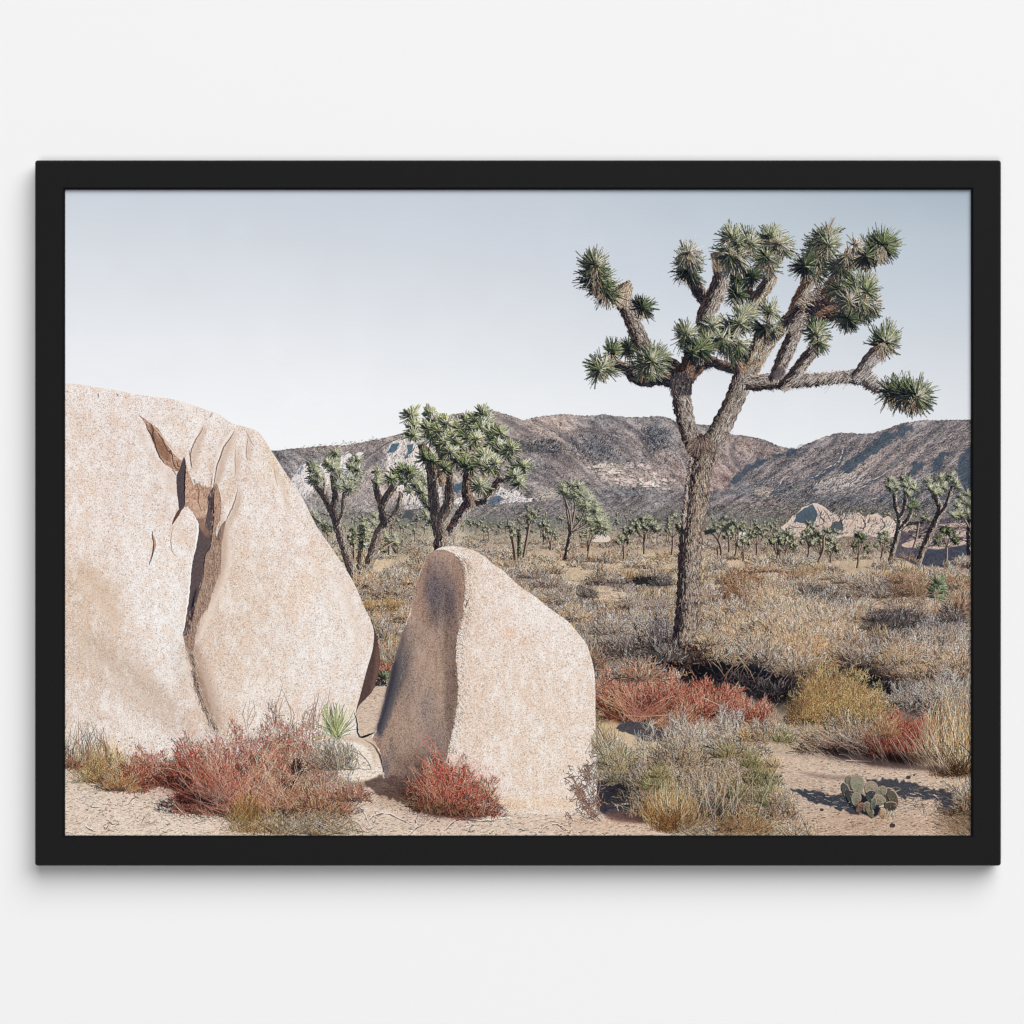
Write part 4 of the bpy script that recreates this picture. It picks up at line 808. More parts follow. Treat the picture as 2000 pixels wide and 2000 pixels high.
    R(1503, 610, 27, 85, .7, GREEN, 220, 0); R(1506, 634, 27, -100, .9, GREEN, 170, .1); R(1512, 646, 22, -80, 1.1, PALE, 110, .1); R(1495, 642, 30, 205, 1.1, DEEP, 90, .3)
    R(1594, 645, 28, 80, .5, DEEP, 260, .05); R(1595, 655, 28, None, 0, GREEN, 240, .05); R(1600, 668, 22, -70, .7, GREEN, 120, -.1)
    R(1272, 703, 38, -60, .35, GREEN, 360, -.1); R(1275, 704, 36, 70, .7, DEEP, 200, .1); R(1262, 715, 34, -100, .8, GREEN, 200, -.05); R(1273, 706, 30, None, 0, GREEN, 160, 0)
    R(1640, 565, 30, 180, .3, GREEN, 180, .4); R(1642, 520, 34, -100, .7, GREEN, 200, .2); R(1664, 500, 34, -80, 1.0, PALE, 120, -.2); R(1655, 498, 30, -110, .9, PALE, 120, -.2)
    column([(1684, 500), (1705, 489), (1722, 480)], 33, DEEP, .7, .05, 8, 220); R(1690, 500, 30, -60, .5, DEEP, 200, .5); R(1725, 478, 36, 35, .9, DEEP, 160, -.15); R(1670, 478, 24, 0, .8, PALE, 110, -.2)
    R(1672, 560, 34, 100, .4, GREEN, 240, 0); R(1690, 560, 30, 60, .4, GREEN, 200, 0); R(1650, 612, 32, -85, .5, GREEN, 240, .3); R(1668, 606, 34, -80, .5, GREEN, 240, .2); R(1690, 602, 30, -60, .5, GREEN, 240, -.05); R(1700, 590, 27, -20, .5, PALE, 200, 0); R(1678, 582, 38, None, 0, GREEN, 300, .0); R(1660, 590, 30, 170, .6, PALE, 150, .1); R(1692, 570, 30, 60, .8, DEEP, 120, 0); R(1655, 622, 28, -90, .7, DEEP, 160, .5)

def tone_mid():
    W1 = (1.06, .99, .90)
    tone([(1300, 1130, 460, 80, (1.07, 1.01, .94), 1), (1200, 1180, 150, 70, (1.02, .99, .95), .8), (740, 1180, 90, 90, (1.04, .99, .93), 1), (1560, 1215, 190, 70, (1.10, 1.04, .96), 1), (1640, 1260, 120, 50, (1.08, 1.01, .93), .8), (1830, 1290, 100, 60, (.99, .94, .89), .9),
          (1440, 1330, 120, 34, (.66, .66, .70), 1, 8), (1540, 1350, 70, 28, (.62, .62, .66), 1), (1320, 1290, 50, 34, (.52, .50, .54), 1), (1240, 1270, 60, 24, (.74, .74, .78), .9), (1290, 1240, 24, 40, (.66, .66, .72), .9), (1180, 1280, 60, 20, (.82, .80, .80), .9),
          (1755, 1205, 76, 28, (.72, .74, .80), 1), (1700, 1250, 60, 14, (.7, .68, .68), .8), (1860, 1205, 34, 18, (.78, .78, .82), 1), (1700, 1320, 60, 26, (.55, .54, .58), 1, 25), (1770, 1360, 60, 24, (.5, .49, .54), 1, 15), (1860, 1360, 60, 40, (.78, .74, .70), .9), (1600, 1310, 80, 22, (.9, .86, .8), .7),
          (1210, 1142, 60, 10, (.82, .83, .86), .9), (1272, 1134, 46, 12, (.62, .66, .72), 1), (1590, 1155, 34, 14, (.7, .72, .76), 1), (1640, 1168, 36, 14, (.74, .74, .76), 1), (1740, 1150, 70, 14, (.8, .79, .78), .9), (1440, 1165, 40, 30, (.88, .82, .76), .9), (1150, 1170, 20, 20, (.76, .78, .8), .9), (1500, 1110, 260, 10, (.9, .86, .82), .7), (1045, 1130, 60, 14, (.9, .89, .9), .8)])
# ---------------------------------------------------------------- the two boulders
def granite(outline, base, blobs, edge=1.0, strength=1.0):
    pts = smooth(outline, 8, True)
    m, bx = mask(pts, .5); a, b, c, d = bx; h, w = d - b, c - a
    f = field(bx, base, blobs)
    s1 = fbm(h, w, 1.4, 2, .8); s2 = fbm(h, w, 3.6, 2, .6); s3 = fbm(h, w, 22, 3, .55, cx=13); s4 = fbm(h, w, 60, 2)
    e = rng.standard_normal((h, w)).astype(np.float32)
    f = f * .92 + A([232, 219, 214]) * .08
    f = f * A([1.0, .995, 1.0]) - 3
    f = f + (s1 * 27 * strength + e * 11 * strength + s2 * 9)[..., None] * A([.88, 1.0, 1.08])
    s5 = fbm(h, w, 9, 2, .6)
    t = np.clip(s3 * 1.0 + s5 * .5 + s2 * .35 - .05, 0, 1)[..., None] * .42; f = f * (1 - t) + A([214, 178, 154]) * t
    t = np.clip(-s3 * .9 + s4 * .3 - s2 * .3 - .12, 0, 1)[..., None] * .6; f = f * (1 - t) + A([243, 237, 234]) * t
    t = np.clip(-s1 * 1.3 - s2 * .8 - .55, 0, 1)[..., None] * .55 * strength; f = f * (1 - t) + A([168, 140, 120]) * t
    blend(m, bx, np.clip(f, 0, 247))

LEFT = [(60, 760), (90, 752), (112, 749), (140, 749), (165, 752), (190, 757), (220, 761), (255, 768), (290, 774), (330, 779), (365, 787), (398, 799), (430, 811), (452, 826), (480, 834), (502, 842), (516, 858), (530, 880), (548, 908),
        (565, 934), (582, 958), (600, 990), (620, 1030), (642, 1062), (665, 1096), (688, 1132), (702, 1162), (714, 1190), (726, 1216), (731, 1238), (728, 1270), (718, 1305), (710, 1335), (703, 1362), (697, 1384), (694, 1410), (700, 1440),
        (660, 1480), (560, 1490), (440, 1490), (330, 1486), (230, 1480), (112, 1490), (60, 1490)]
def leftrock():
    poly([(724, 1212), (732, 1228), (738, 1252), (743, 1288), (739, 1316), (729, 1348), (716, 1364), (702, 1378), (696, 1392), (690, 1392), (700, 1340), (716, 1290)], (88, 70, 68), amp=5, soft=.6)
    poly([(738, 1260), (743, 1288), (739, 1316), (730, 1346), (724, 1352), (732, 1310), (734, 1280)], (122, 96, 84), amp=6, soft=2, alpha=.6)
    granite(LEFT, (225, 210, 201), [
        (170, 860, 90, 110, (224, 208, 200), .7), (240, 780, 160, 22, (231, 221, 217), .9), (420, 830, 100, 40, (232, 220, 214), .8), (160, 980, 60, 90, (226, 206, 194), .7), (280, 900, 70, 120, (226, 213, 209), .8),
        (180, 1190, 90, 70, (206, 183, 163), .95), (150, 1130, 60, 34, (200, 174, 152), .7, 35), (210, 1160, 60, 30, (202, 176, 154), .6, 20), (300, 1140, 60, 120, (236, 227, 222), .95), (330, 1260, 50, 110, (238, 231, 228), .95), (340, 1350, 60, 60, (228, 216, 207), .8),
        (170, 1290, 80, 60, (204, 182, 164), .9), (250, 1330, 110, 30, (186, 165, 150), .85, 42), (330, 1390, 90, 26, (190, 170, 156), .8, 40), (180, 1380, 70, 50, (208, 188, 174), .8), (160, 1440, 80, 26, (220, 204, 188), .9),
        (420, 900, 40, 60, (228, 216, 210), .8), (450, 1040, 60, 120, (226, 212, 205), .7), (470, 1180, 70, 120, (215, 195, 178), .85), (440, 1250, 40, 60, (218, 198, 182), .8), (600, 1130, 30, 60, (224, 186, 152), .55, 25), (586, 1190, 17, 28, (226, 164, 122), .95, 20), (592, 1150, 20, 20, (224, 180, 146), .7),
        (560, 1050, 40, 100, (228, 214, 206), .7), (620, 1280, 70, 90, (232, 222, 215), .95), (590, 1250, 40, 70, (236, 228, 222), .9), (500, 1350, 70, 60, (222, 204, 188), .8), (430, 1400, 60, 30, (208, 184, 166), .8, 30), (690, 1250, 20, 60, (224, 208, 196), .8),
        (385, 1290, 14, 60, (150, 122, 106), .85, -12), (400, 1370, 16, 60, (150, 124, 108), .85, -22), (378, 1240, 10, 30, (120, 94, 82), .8), (372, 1320, 26, 70, (184, 164, 150), .6, -15), (640, 1390, 60, 30, (226, 208, 192), .8),
        (545, 925, 14, 60, (216, 190, 160), .5, -15), (520, 900, 14, 40, (222, 200, 176), .5), (325, 945, 34, 60, (214, 198, 190), .5),
        (392, 860, 7, 44, (196, 174, 162), .8, 20), (376, 900, 8, 40, (206, 186, 174), .7, 12), (432, 880, 9, 60, (204, 182, 168), .8, 14), (418, 930, 9, 50, (198, 172, 156), .8, 8), (458, 900, 8, 70, (212, 194, 182), .7, 4), (486, 880, 8, 60, (210, 192, 180), .6, -6),
        (445, 970, 12, 50, (206, 184, 168), .7, 16), (448, 1060, 12, 80, (212, 192, 178), .7, 6), (440, 1150, 20, 60, (206, 182, 164), .7, 14), (405, 860, 5, 40, (240, 230, 224), .8, 20), (450, 860, 6, 50, (238, 228, 222), .8, 14), (340, 840, 20, 30, (234, 224, 218), .8, -30), (352, 890, 16, 16, (214, 186, 166), .8),
        (415, 1240, 30, 80, (202, 176, 158), .6, -10), (440, 1340, 50, 40, (212, 190, 174), .6, -30), (640, 1180, 30, 100, (230, 218, 208), .6, -28), (540, 1200, 40, 120, (218, 198, 182), .5, -10)], strength=1.05)
    # streaks of the weathered surface
    ip = inpoly(LEFT)
    def wear(x0, y0, x1, y1, n, ang, pal, sa=.22, ln=(2, 6)):
        cx_, cy_ = (x0 + x1) / 2, (y0 + y1) / 2; x = cx_ + N((x1 - x0) * .27, n); y = cy_ + N((y1 - y0) * .27, n); ok = ip(x, y); x, y = x[ok], y[ok]; k = len(x)
        a = math.radians(ang) + N(sa, k); l = U(ln[0], ln[1], k); u = np.clip(((x - OX) * S).astype(int), 0, W - 1); v = np.clip(((y - OY) * S).astype(int), 0, H - 1)
        c = img[v, u] * U(.82, 1.10, k)[:, None].astype(np.float32)
        strokes(x, y, x + np.cos(a) * l, y - np.sin(a) * l, .8, .5, c)
    wear(100, 1180, 440, 1460, 9000, -38, None); wear(100, 1040, 320, 1280, 5000, -28, None); wear(400, 1080, 720, 1440, 6000, 60, None, .4); wear(120, 780, 420, 1060, 5000, 70, None, .5)
    D = (186, 160, 144)
    fold([(396, 826), (384, 856), (374, 884), (372, 918)], 13, a=.7); fold([(457, 842), (442, 866), (430, 896), (422, 930), (416, 958)], 15, D, a=.75); fold([(466, 868), (459, 900), (460, 940)], 12, a=.6); fold([(486, 850), (481, 880), (484, 905)], 10, a=.6)
    fold([(467, 950), (458, 985), (444, 1015), (432, 1040)], 14, D, a=.7); fold([(530, 905), (540, 935), (552, 970), (566, 1010)], 12, a=.45); fold([(352, 800), (330, 816), (300, 822)], 12, a=.4)
    fold([(345, 880), (330, 900), (325, 940), (336, 980)], 22, (206, 188, 178), a=.5, soft=8); fold([(268, 812), (285, 850), (305, 890), (330, 915)], -12, (204, 184, 172), a=.5, soft=6)
    fold([(440, 1010), (442, 1070), (436, 1120), (414, 1170), (392, 1230), (380, 1262)], -26, (190, 164, 146), (226, 210, 198), .7, 7)
    fold([(366, 1275), (376, 1310), (386, 1345), (402, 1385), (424, 1430)], 34, (178, 154, 138), (232, 216, 204), .75, 9); fold([(372, 1275), (382, 1320), (396, 1365), (412, 1405)], 12, (140, 114, 100), (222, 200, 184), .7, 3)
    fold([(128, 1225), (200, 1290), (280, 1350), (350, 1410)], 46, (190, 168, 150), (226, 210, 198), .38, 16);  fold([(140, 1110), (190, 1160), (230, 1230)], 30, (196, 168, 144), (220, 200, 184), .5, 12)
    fold([(640, 1110), (668, 1170), (690, 1230), (690, 1290)], 20, (212, 194, 180), a=.5, soft=10)
    # hollow at the top of the crack
    T = lambda L: [(120 + x / 4, 740 + y / 4) for x, y in L]
    poly(T([(605, 285), (650, 312), (700, 352), (765, 400), (800, 470), (850, 545), (900, 610), (945, 640), (962, 618), (940, 690), (908, 725), (860, 700), (800, 660), (765, 595), (735, 530), (705, 460), (670, 380), (635, 320)]), (164, 130, 112), amp=30, grain=2.2, soft=.8)
    poly(T([(690, 345), (720, 380), (740, 440), (800, 500), (850, 600), (840, 650), (790, 610), (740, 540), (700, 450)]), (136, 100, 84), amp=12, soft=2, alpha=.8)
    line(T([(662, 350), (672, 390), (700, 440), (728, 500), (745, 560), (775, 620), (810, 665)]), (84, 62, 56), 2.6); line(T([(700, 350), (715, 390), (714, 440), (730, 490)]), (78, 70, 52), 2.4)
    for a in [[(740, 400), (790, 480), (830, 560), (870, 600)], [(870, 590), (868, 640), (890, 690), (915, 710)], [(840, 590), (850, 560), (870, 620)], [(900, 640), (910, 680), (930, 690)]]: line(T(a), (96, 68, 58), 1.8)
    line(T([(720, 370), (790, 450), (850, 530), (900, 590)]), (202, 172, 150), 2); line(T([(850, 660), (880, 720), (900, 760)]), (150, 120, 104), 1.8)
    # brown wall between the two slots
    poly(T([(968, 640), (985, 700), (1010, 770), (1035, 830), (1060, 815), (1090, 830), (1130, 850), (1178, 850), (1190, 880), (1150, 920), (1140, 1020), (1125, 1070), (1135, 1180), (1050, 1110), (1020, 1040), (985, 1000), (962, 990), (955, 800)]), (180, 144, 125), amp=34, grain=2.2, soft=.8)
    poly(T([(1040, 960), (1100, 950), (1130, 980), (1120, 1060), (1060, 1080), (1040, 1030)]), (186, 156, 136), amp=16, soft=2, alpha=.7)
    poly(T([(960, 612), (972, 680), (970, 780), (966, 870), (966, 990), (925, 1030), (914, 960), (904, 880), (902, 760), (928, 700)]), (84, 74, 80), amp=6, soft=.5)
    line(T([(962, 630), (968, 700), (962, 800), (962, 900), (962, 985)]), (44, 38, 44), 2.6); line(T([(1060, 820), (1075, 880), (1070, 960), (1090, 1030)]), (140, 98, 82), 2.2)
    # the long crack
    crack = T([(1050, 1095), (1068, 1150), (1064, 1220), (1055, 1300), (1030, 1400), (1014, 1500), (1006, 1600), (1000, 1690), (982, 1800), (966, 1930), (950, 2000), (964, 2055), (974, 2115), (1000, 2140), (1030, 2120), (1044, 2030), (1062, 1930), (1100, 1850), (1150, 1780), (1172, 1700), (1210, 1590), (1245, 1500),
               (1252, 1380), (1256, 1270), (1280, 1150), (1282, 1112), (1240, 1160), (1214, 1245), (1236, 1120), (1252, 1000), (1240, 900), (1215, 820), (1190, 840), (1165, 890), (1142, 930), (1144, 1020), (1112, 1085)])
    poly(crack, (152, 126, 112), amp=22, grain=2, soft=.5)
    poly(T([(1190, 850), (1188, 960), (1194, 1050), (1180, 1180), (1168, 1320), (1125, 1380), (1112, 1500), (1100, 1600), (1075, 1680), (1045, 1800), (1020, 1900), (1000, 1990), (955, 2010), (952, 1990), (966, 1920), (984, 1800), (1002, 1690), (1008, 1600), (1016, 1500), (1032, 1400), (1056, 1300), (1066, 1220), (1070, 1150), (1110, 1190), (1130, 1100), (1144, 1020), (1142, 930), (1165, 890)]), (92, 80, 82), amp=7, soft=.8)
    poly(T([(1060, 1110), (1110, 1090), (1128, 1150), (1160, 1200), (1150, 1250), (1100, 1200), (1072, 1150)]), (136, 108, 94), amp=8, soft=2, alpha=.8)
    poly(T([(1165, 890), (1190, 860), (1186, 950), (1182, 1040), (1165, 1020), (1150, 940)]), (62, 60, 68), soft=1.5, alpha=.9)
    line(T([(1196, 860), (1188, 950), (1190, 1060), (1178, 1180), (1168, 1300)]), (46, 36, 40), 2.4); line(T([(1168, 1300), (1128, 1370), (1112, 1460), (1110, 1560)]), (62, 48, 46), 1.8)
    poly(T([(1060, 1640), (1040, 1740), (1028, 1840), (1008, 1930), (1000, 1860), (1020, 1740), (1030, 1680)]), (58, 56, 66), soft=1.5, alpha=.9); line(T([(1055, 1650), (1030, 1740), (1022, 1830), (1040, 1860)]), (36, 36, 46), 3)
    poly(T([(1215, 840), (1245, 920), (1244, 1000), (1228, 1110), (1212, 1200), (1196, 1190), (1196, 1050), (1196, 940)]), (172, 136, 118), amp=12, soft=.8)
    poly(T([(1240, 1170), (1282, 1112), (1276, 1160), (1256, 1270), (1225, 1260), (1214, 1240)]), (108, 88, 82), amp=6, soft=.8)
    line(T([(1236, 1110), (1216, 1170), (1212, 1240)]), (240, 228, 220), 2.4)
    k = 1500; Pc = np.array(T([(1000, 640), (1200, 900), (1230, 1300), (1180, 1600), (1060, 1900), (1000, 2080)])); i = rng.integers(0, 5, k); t_ = U(0, 1, k)
    x = Pc[i, 0] * (1 - t_) + Pc[i + 1, 0] * t_ + N(12, k); y = Pc[i, 1] * (1 - t_) + Pc[i + 1, 1] * t_ + N(6, k); ok = inpoly(crack)(x, y) | inpoly(T([(968, 640), (1010, 770), (1178, 850), (1150, 920), (1125, 1070), (1050, 1110), (985, 1000), (962, 990)]))(x, y); x, y = x[ok], y[ok]; k = len(x)
    strokes(x, y, x + N(1, k), y + U(3, 9, k), .9, .5, pick([(120, 92, 80), (84, 68, 68), (176, 146, 128), (100, 80, 76), (196, 168, 150)], k, [3, 2, 2, 3, .8]))
    # bright lip left of the crack, flake, small cracks
    line(T([(1020, 1040), (1050, 1095), (1066, 1150), (1060, 1230), (1046, 1320), (1024, 1420)]), (244, 238, 234), 3.2); line(T([(1024, 1420), (1008, 1520), (1000, 1620), (992, 1700), (975, 1810), (960, 1930), (944, 1990)]), (240, 236, 234), 2.6)
    poly(T([(912, 1030), (945, 1010), (930, 1050), (905, 1090), (866, 1142), (880, 1090)]), (104, 74, 64), amp=6, soft=.5); line(T([(870, 1160), (858, 1230), (856, 1300), (872, 1360), (910, 1392)]), (176, 146, 130), 1.6)
    poly(T([(900, 1180), (960, 1180), (970, 1260), (930, 1300), (890, 1260)]), (212, 176, 152), soft=8, alpha=.5)
    line(T([(710, 1190), (718, 1260), (722, 1310), (710, 1370), (686, 1455)]), (96, 66, 58), 3); line(T([(722, 1230), (732, 1290), (725, 1340)]), (186, 140, 116), 3)
    for a, w_, c_ in [([(1106, 378), (1080, 430), (1052, 470), (1028, 520), (1008, 590), (1012, 660), (1020, 700)], 2.0, (136, 108, 96)), ([(1350, 408), (1320, 460), (1272, 530), (1238, 620), (1212, 700), (1196, 790), (1186, 860)], 2.2, (128, 102, 92)), ([(1365, 520), (1356, 620), (1362, 700), (1350, 780)], 1.8, (176, 152, 140)),
                      ([(1460, 430), (1448, 520), (1446, 600), (1456, 640)], 1.8, (168, 144, 136)), ([(1440, 410), (1470, 470), (1500, 520)], 1.6, (170, 150, 142)), ([(1380, 850), (1355, 950), (1318, 1040), (1284, 1120)], 2, (140, 112, 100)), ([(1660, 690), (1670, 760), (1690, 840)], 1.8, (190, 162, 132)), ([(285, 110), (290, 150)], 1.8, (130, 112, 104)), ([(430, 115), (445, 135)], 1.8, (120, 104, 98)),
                      ([(1180, 270), (1160, 300)], 1.4, (150, 130, 122)), ([(1000, 560), (1010, 640), (1020, 690)], 2, (130, 104, 92)), ([(1180, 740), (1172, 800), (1168, 860)], 1.6, (150, 124, 112))]: line(T(a), c_, w_)
    # lower end of the crack dissolves into rough stone
    poly(T([(1250, 1160), (1290, 1140), (1300, 1300), (1290, 1440), (1250, 1580), (1190, 1720), (1110, 1860), (1060, 2000), (1040, 2060), (1070, 1930), (1150, 1780), (1210, 1590), (1250, 1450)]), (178, 150, 132), soft=5, alpha=.7)
    P = smooth(T([(1000, 2130), (1028, 2200), (1040, 2310), (1058, 2400), (1084, 2480), (1126, 2590), (1170, 2670), (1205, 2740)]), 12)
    for sg, pal, k, off in [(5.5, [(176, 148, 130), (150, 122, 106), (206, 184, 168)], 900, 0), (2.6, [(96, 72, 64), (70, 56, 54), (130, 102, 88)], 420, -1)]:
        i = rng.integers(0, len(P), k); x = P[i, 0] + off + N(sg, k); y = P[i, 1] + N(4, k); strokes(x, y, x + U(1, 4, k), y + U(2, 8, k), 1.0, .5, pick(pal, k))

FRONT = [(850, 1076), (860, 1070), (875, 1067.5), (892, 1068), (912, 1071), (931, 1078), (950, 1090), (966, 1104), (983, 1115), (1000, 1131), (1020, 1149), (1045, 1165), (1066, 1183), (1090, 1200), (1113, 1217), (1132, 1240), (1147, 1260), (1155, 1285), (1161, 1310), (1163, 1340), (1163.5, 1375),
         (1164, 1420), (1165, 1455), (1166, 1485), (1167, 1505), (1167, 1530), (1164, 1556), (1150, 1578), (1120, 1588), (1050, 1590), (960, 1584), (860, 1580), (790, 1552), (758, 1526), (748, 1507), (744, 1482), (738, 1460), (727, 1440), (734, 1430), (740, 1408), (747, 1385), (755, 1345), (765, 1310), (773, 1280), (781, 1250),
         (790, 1225), (801, 1196), (807, 1165), (813, 1145), (820, 1120), (827, 1104), (838, 1087)]
def frontrock():
    granite(FRONT, (224, 207, 195), [
        (930, 1090, 40, 24, (226, 212, 204), .9), (1050, 1210, 90, 60, (232, 219, 211), .9), (1110, 1300, 60, 80, (228, 213, 202), .8), (1120, 1400, 60, 60, (222, 202, 186), .8), (960, 1200, 50, 70, (226, 207, 196), .8), (920, 1250, 26, 200, (212, 188, 170), .8), (1000, 1330, 80, 60, (222, 200, 184), .7, 30),
        (960, 1440, 60, 80, (216, 192, 174), .8), (1060, 1480, 110, 60, (224, 204, 186), .8), (1080, 1568, 120, 14, (226, 196, 168), .8), (970, 1572, 60, 12, (224, 188, 156), .8), (1140, 1500, 30, 60, (228, 212, 200), .7), (990, 1235, 16, 12, (220, 176, 150), .7), (1030, 1260, 14, 20, (220, 180, 156), .5)], strength=1.1)
    Z = lambda L: [(603 + x / 4, 1160 + y / 4) for x, y in L]
    shade = [(836, 1088), (850, 1077), (866, 1074), (880, 1079), (893, 1087), (903, 1102), (908, 1122), (909, 1145), (908, 1170)] + Z([(1212, 80), (1205, 150), (1190, 230), (1165, 330), (1155, 450), (1160, 600), (1170, 720), (1165, 860), (1142, 980), (1118, 1100), (1095, 1200), (1080, 1300), (1060, 1480), (800, 1600),
             (640, 1500), (590, 1420), (572, 1300), (545, 1210), (500, 1130), (530, 1080), (545, 1000), (575, 900), (610, 740), (645, 600), (680, 480), (712, 360), (750, 260), (795, 150), (815, 20)]) + [(813, 1143), (820, 1120), (827, 1104)]
    pts = smooth(shade, 8, True); pts = pts + N(.8, pts.shape)
    m, bx = mask(pts, .7); a, b, c, d = bx; h, w = d - b, c - a
    f = field(bx, (150, 118, 100), [
        (870, 1092, 40, 14, (156, 126, 110), .9), (850, 1130, 30, 30, (140, 108, 96), .8), (830, 1180, 14, 60, (150, 114, 96), .9), (892, 1150, 14, 50, (140, 108, 92), .8), (895, 1190, 10, 40, (142, 108, 90), .7),
        (858, 1165, 26, 52, (94, 82, 82), 1, -5), (862, 1210, 20, 34, (88, 78, 80), .9), (846, 1150, 14, 30, (80, 72, 82), .8), (878, 1180, 14, 44, (86, 74, 80), .8), (850, 1110, 16, 20, (112, 92, 90), .6),
        (830, 1250, 40, 30, (152, 122, 106), .8), (870, 1260, 14, 34, (130, 108, 98), .8), (808, 1260, 16, 40, (142, 118, 108), .8), (820, 1330, 34, 60, (158, 128, 110), .9), (862, 1310, 14, 90, (154, 126, 106), .8), (882, 1330, 12, 80, (104, 82, 72), .9), (880, 1260, 14, 50, (112, 88, 78), .8),
        (790, 1290, 16, 40, (112, 98, 92), .8, 12), (778, 1320, 16, 44, (88, 82, 84), .9, 14), (764, 1360, 9, 40, (84, 80, 84), .9, 12), (750, 1400, 7, 30, (84, 82, 88), .9, 14), (742, 1425, 6, 14, (66, 70, 86), .9), (800, 1350, 12, 40, (112, 94, 88), .6, 12),
        (835, 1400, 40, 50, (152, 126, 112), .8), (832, 1380, 16, 30, (124, 108, 104), .7), (860, 1400, 10, 60, (148, 120, 102), .7), (878, 1400, 10, 50, (100, 80, 70), .8), (790, 1460, 26, 60, (150, 122, 104), .8), (765, 1470, 12, 30, (120, 98, 88), .8), (850, 1450, 30, 40, (118, 98, 92), .8), (825, 1500, 50, 30, (100, 78, 68), .9), (752, 1500, 8, 20, (92, 84, 90), .8), (790, 1530, 60, 16, (78, 60, 56), .9)])
    f = f * .9 + A([176, 148, 132]) * .1 + 7
    s1 = fbm(h, w, 1.6, 2, .8); s2 = fbm(h, w, 6, 3, .6, cx=3.5); s3 = fbm(h, w, 40, 3, .6, cx=7)
    f = f * .8 + f.mean(2, keepdims=True) * .2
    f = f + (s1 * 22 + s2 * 9 + s3 * 8)[..., None]
    t = np.clip(s1 + s2 - .9, 0, 1)[..., None] * .5; f = f * (1 - t) + A([60, 46, 46]) * t
    blend(m, bx, f)
    poly([(800, 1215), (792, 1240), (786, 1280), (780, 1330), (768, 1380), (752, 1425), (734, 1432), (742, 1400), (756, 1345), (768, 1300), (778, 1262), (790, 1228)], (78, 74, 82), soft=4.5, alpha=.7)
    poly([(775, 1290), (770, 1330), (757, 1380), (745, 1418), (737, 1426), (748, 1386), (759, 1340), (768, 1300)], (52, 54, 66), soft=2.5, alpha=.7)
    k = 2200; x = U(735, 905, k); y = U(1090, 1530, k); ok = inpoly(shade)(x, y); x, y = x[ok], y[ok]; k = len(x); u = ((x - OX) * S).astype(int); v = ((y - OY) * S).astype(int)
    strokes(x, y, x + N(.7, k), y + U(1, 4, k), .8, .5, img[v, u] * U(.7, 1.12, k)[:, None].astype(np.float32))
    # rough, crumbling edge where the sun grazes the face
    E = smooth([(893, 1087), (903, 1102), (908, 1122), (909, 1160), (906, 1195), (900, 1220), (894, 1250), (892, 1290), (894, 1330), (895, 1370), (889, 1405), (882, 1435), (876, 1470)], 14)
    k = 1100; i = rng.integers(0, len(E), k); o = N(4.5, k); x = E[i, 0] + o; y = E[i, 1] + N(3, k)
    strokes(x, y, x + U(1, 3.5, k), y + U(-1, 4, k), 1.2, .6, np.where((o > N(3, k) + 1)[:, None], pick([(214, 190, 172), (190, 162, 142), (236, 222, 212), (132, 104, 90)], k, [3, 3, 2, 1.2]), pick([(110, 84, 72), (80, 62, 58), (140, 110, 94)], k)))
    k = 240; i = rng.integers(0, len(E), k); x = E[i, 0] + 6 + np.abs(N(5, k)); y = E[i, 1]; strokes(x, y, x + 2, y + 3, 1.3, .6, pick([(120, 92, 78), (150, 120, 102)], k))
    line([(917, 1168), (912, 1178), (909, 1188)], (110, 90, 84), 2)
    # surface grain on the lit side
    ip = inpoly(FRONT); k = 3600; x = U(900, 1165, k); y = U(1150, 1580, k); ok = ip(x, y) & (x > np.interp(y, [1150, 1300, 1480], [915, 900, 884])); x, y = x[ok], y[ok]; k = len(x)
    an = math.radians(-42) + N(.3, k); l = U(3, 8, k); strokes(x, y, x + np.cos(an) * l, y - np.sin(an) * l, .7, .4, pick([(198, 170, 148), (238, 228, 220), (184, 154, 132), (216, 196, 180)], k))
    # mound at the left foot
    poly([(600, 1446), (650, 1436), (690, 1440), (712, 1446), (730, 1460), (740, 1480), (747, 1508), (740, 1522), (700, 1534), (640, 1540), (590, 1540)], (224, 206, 190), amp=22, soft=.6); line([(712, 1444), (732, 1459), (743, 1480), (749, 1508)], (84, 68, 64), 3.4); fold([(640, 1446), (680, 1448), (708, 1456), (724, 1472), (732, 1500)], 14, (192, 166, 146), (242, 230, 218), .8, 4); poly([(660, 1520), (700, 1526), (742, 1520), (740, 1532), (700, 1540), (660, 1536)], (120, 98, 86), soft=3, alpha=.7); line([(672, 1462), (690, 1474), (704, 1496)], (160, 134, 118), 2); line([(700, 1466), (716, 1486)], (150, 124, 108), 1.6)
    k = 900; x = U(600, 745, k); y = U(1440, 1530, k); ok = inpoly([(600, 1446), (690, 1441), (728, 1460), (744, 1508), (700, 1528), (600, 1540)])(x, y); x, y = x[ok], y[ok]; k = len(x)
    strokes(x, y, x + U(2, 8, k), y - U(-2, 4, k), 1.1, .5, pick([(186, 160, 138), (234, 218, 204), (150, 122, 104), (204, 180, 158)], k))
    line([(692, 1392), (697, 1410), (699, 1432), (706, 1440), (720, 1436), (732, 1430)], (48, 42, 48), 3); line([(704, 1440), (716, 1437), (730, 1432)], (40, 40, 50), 4)

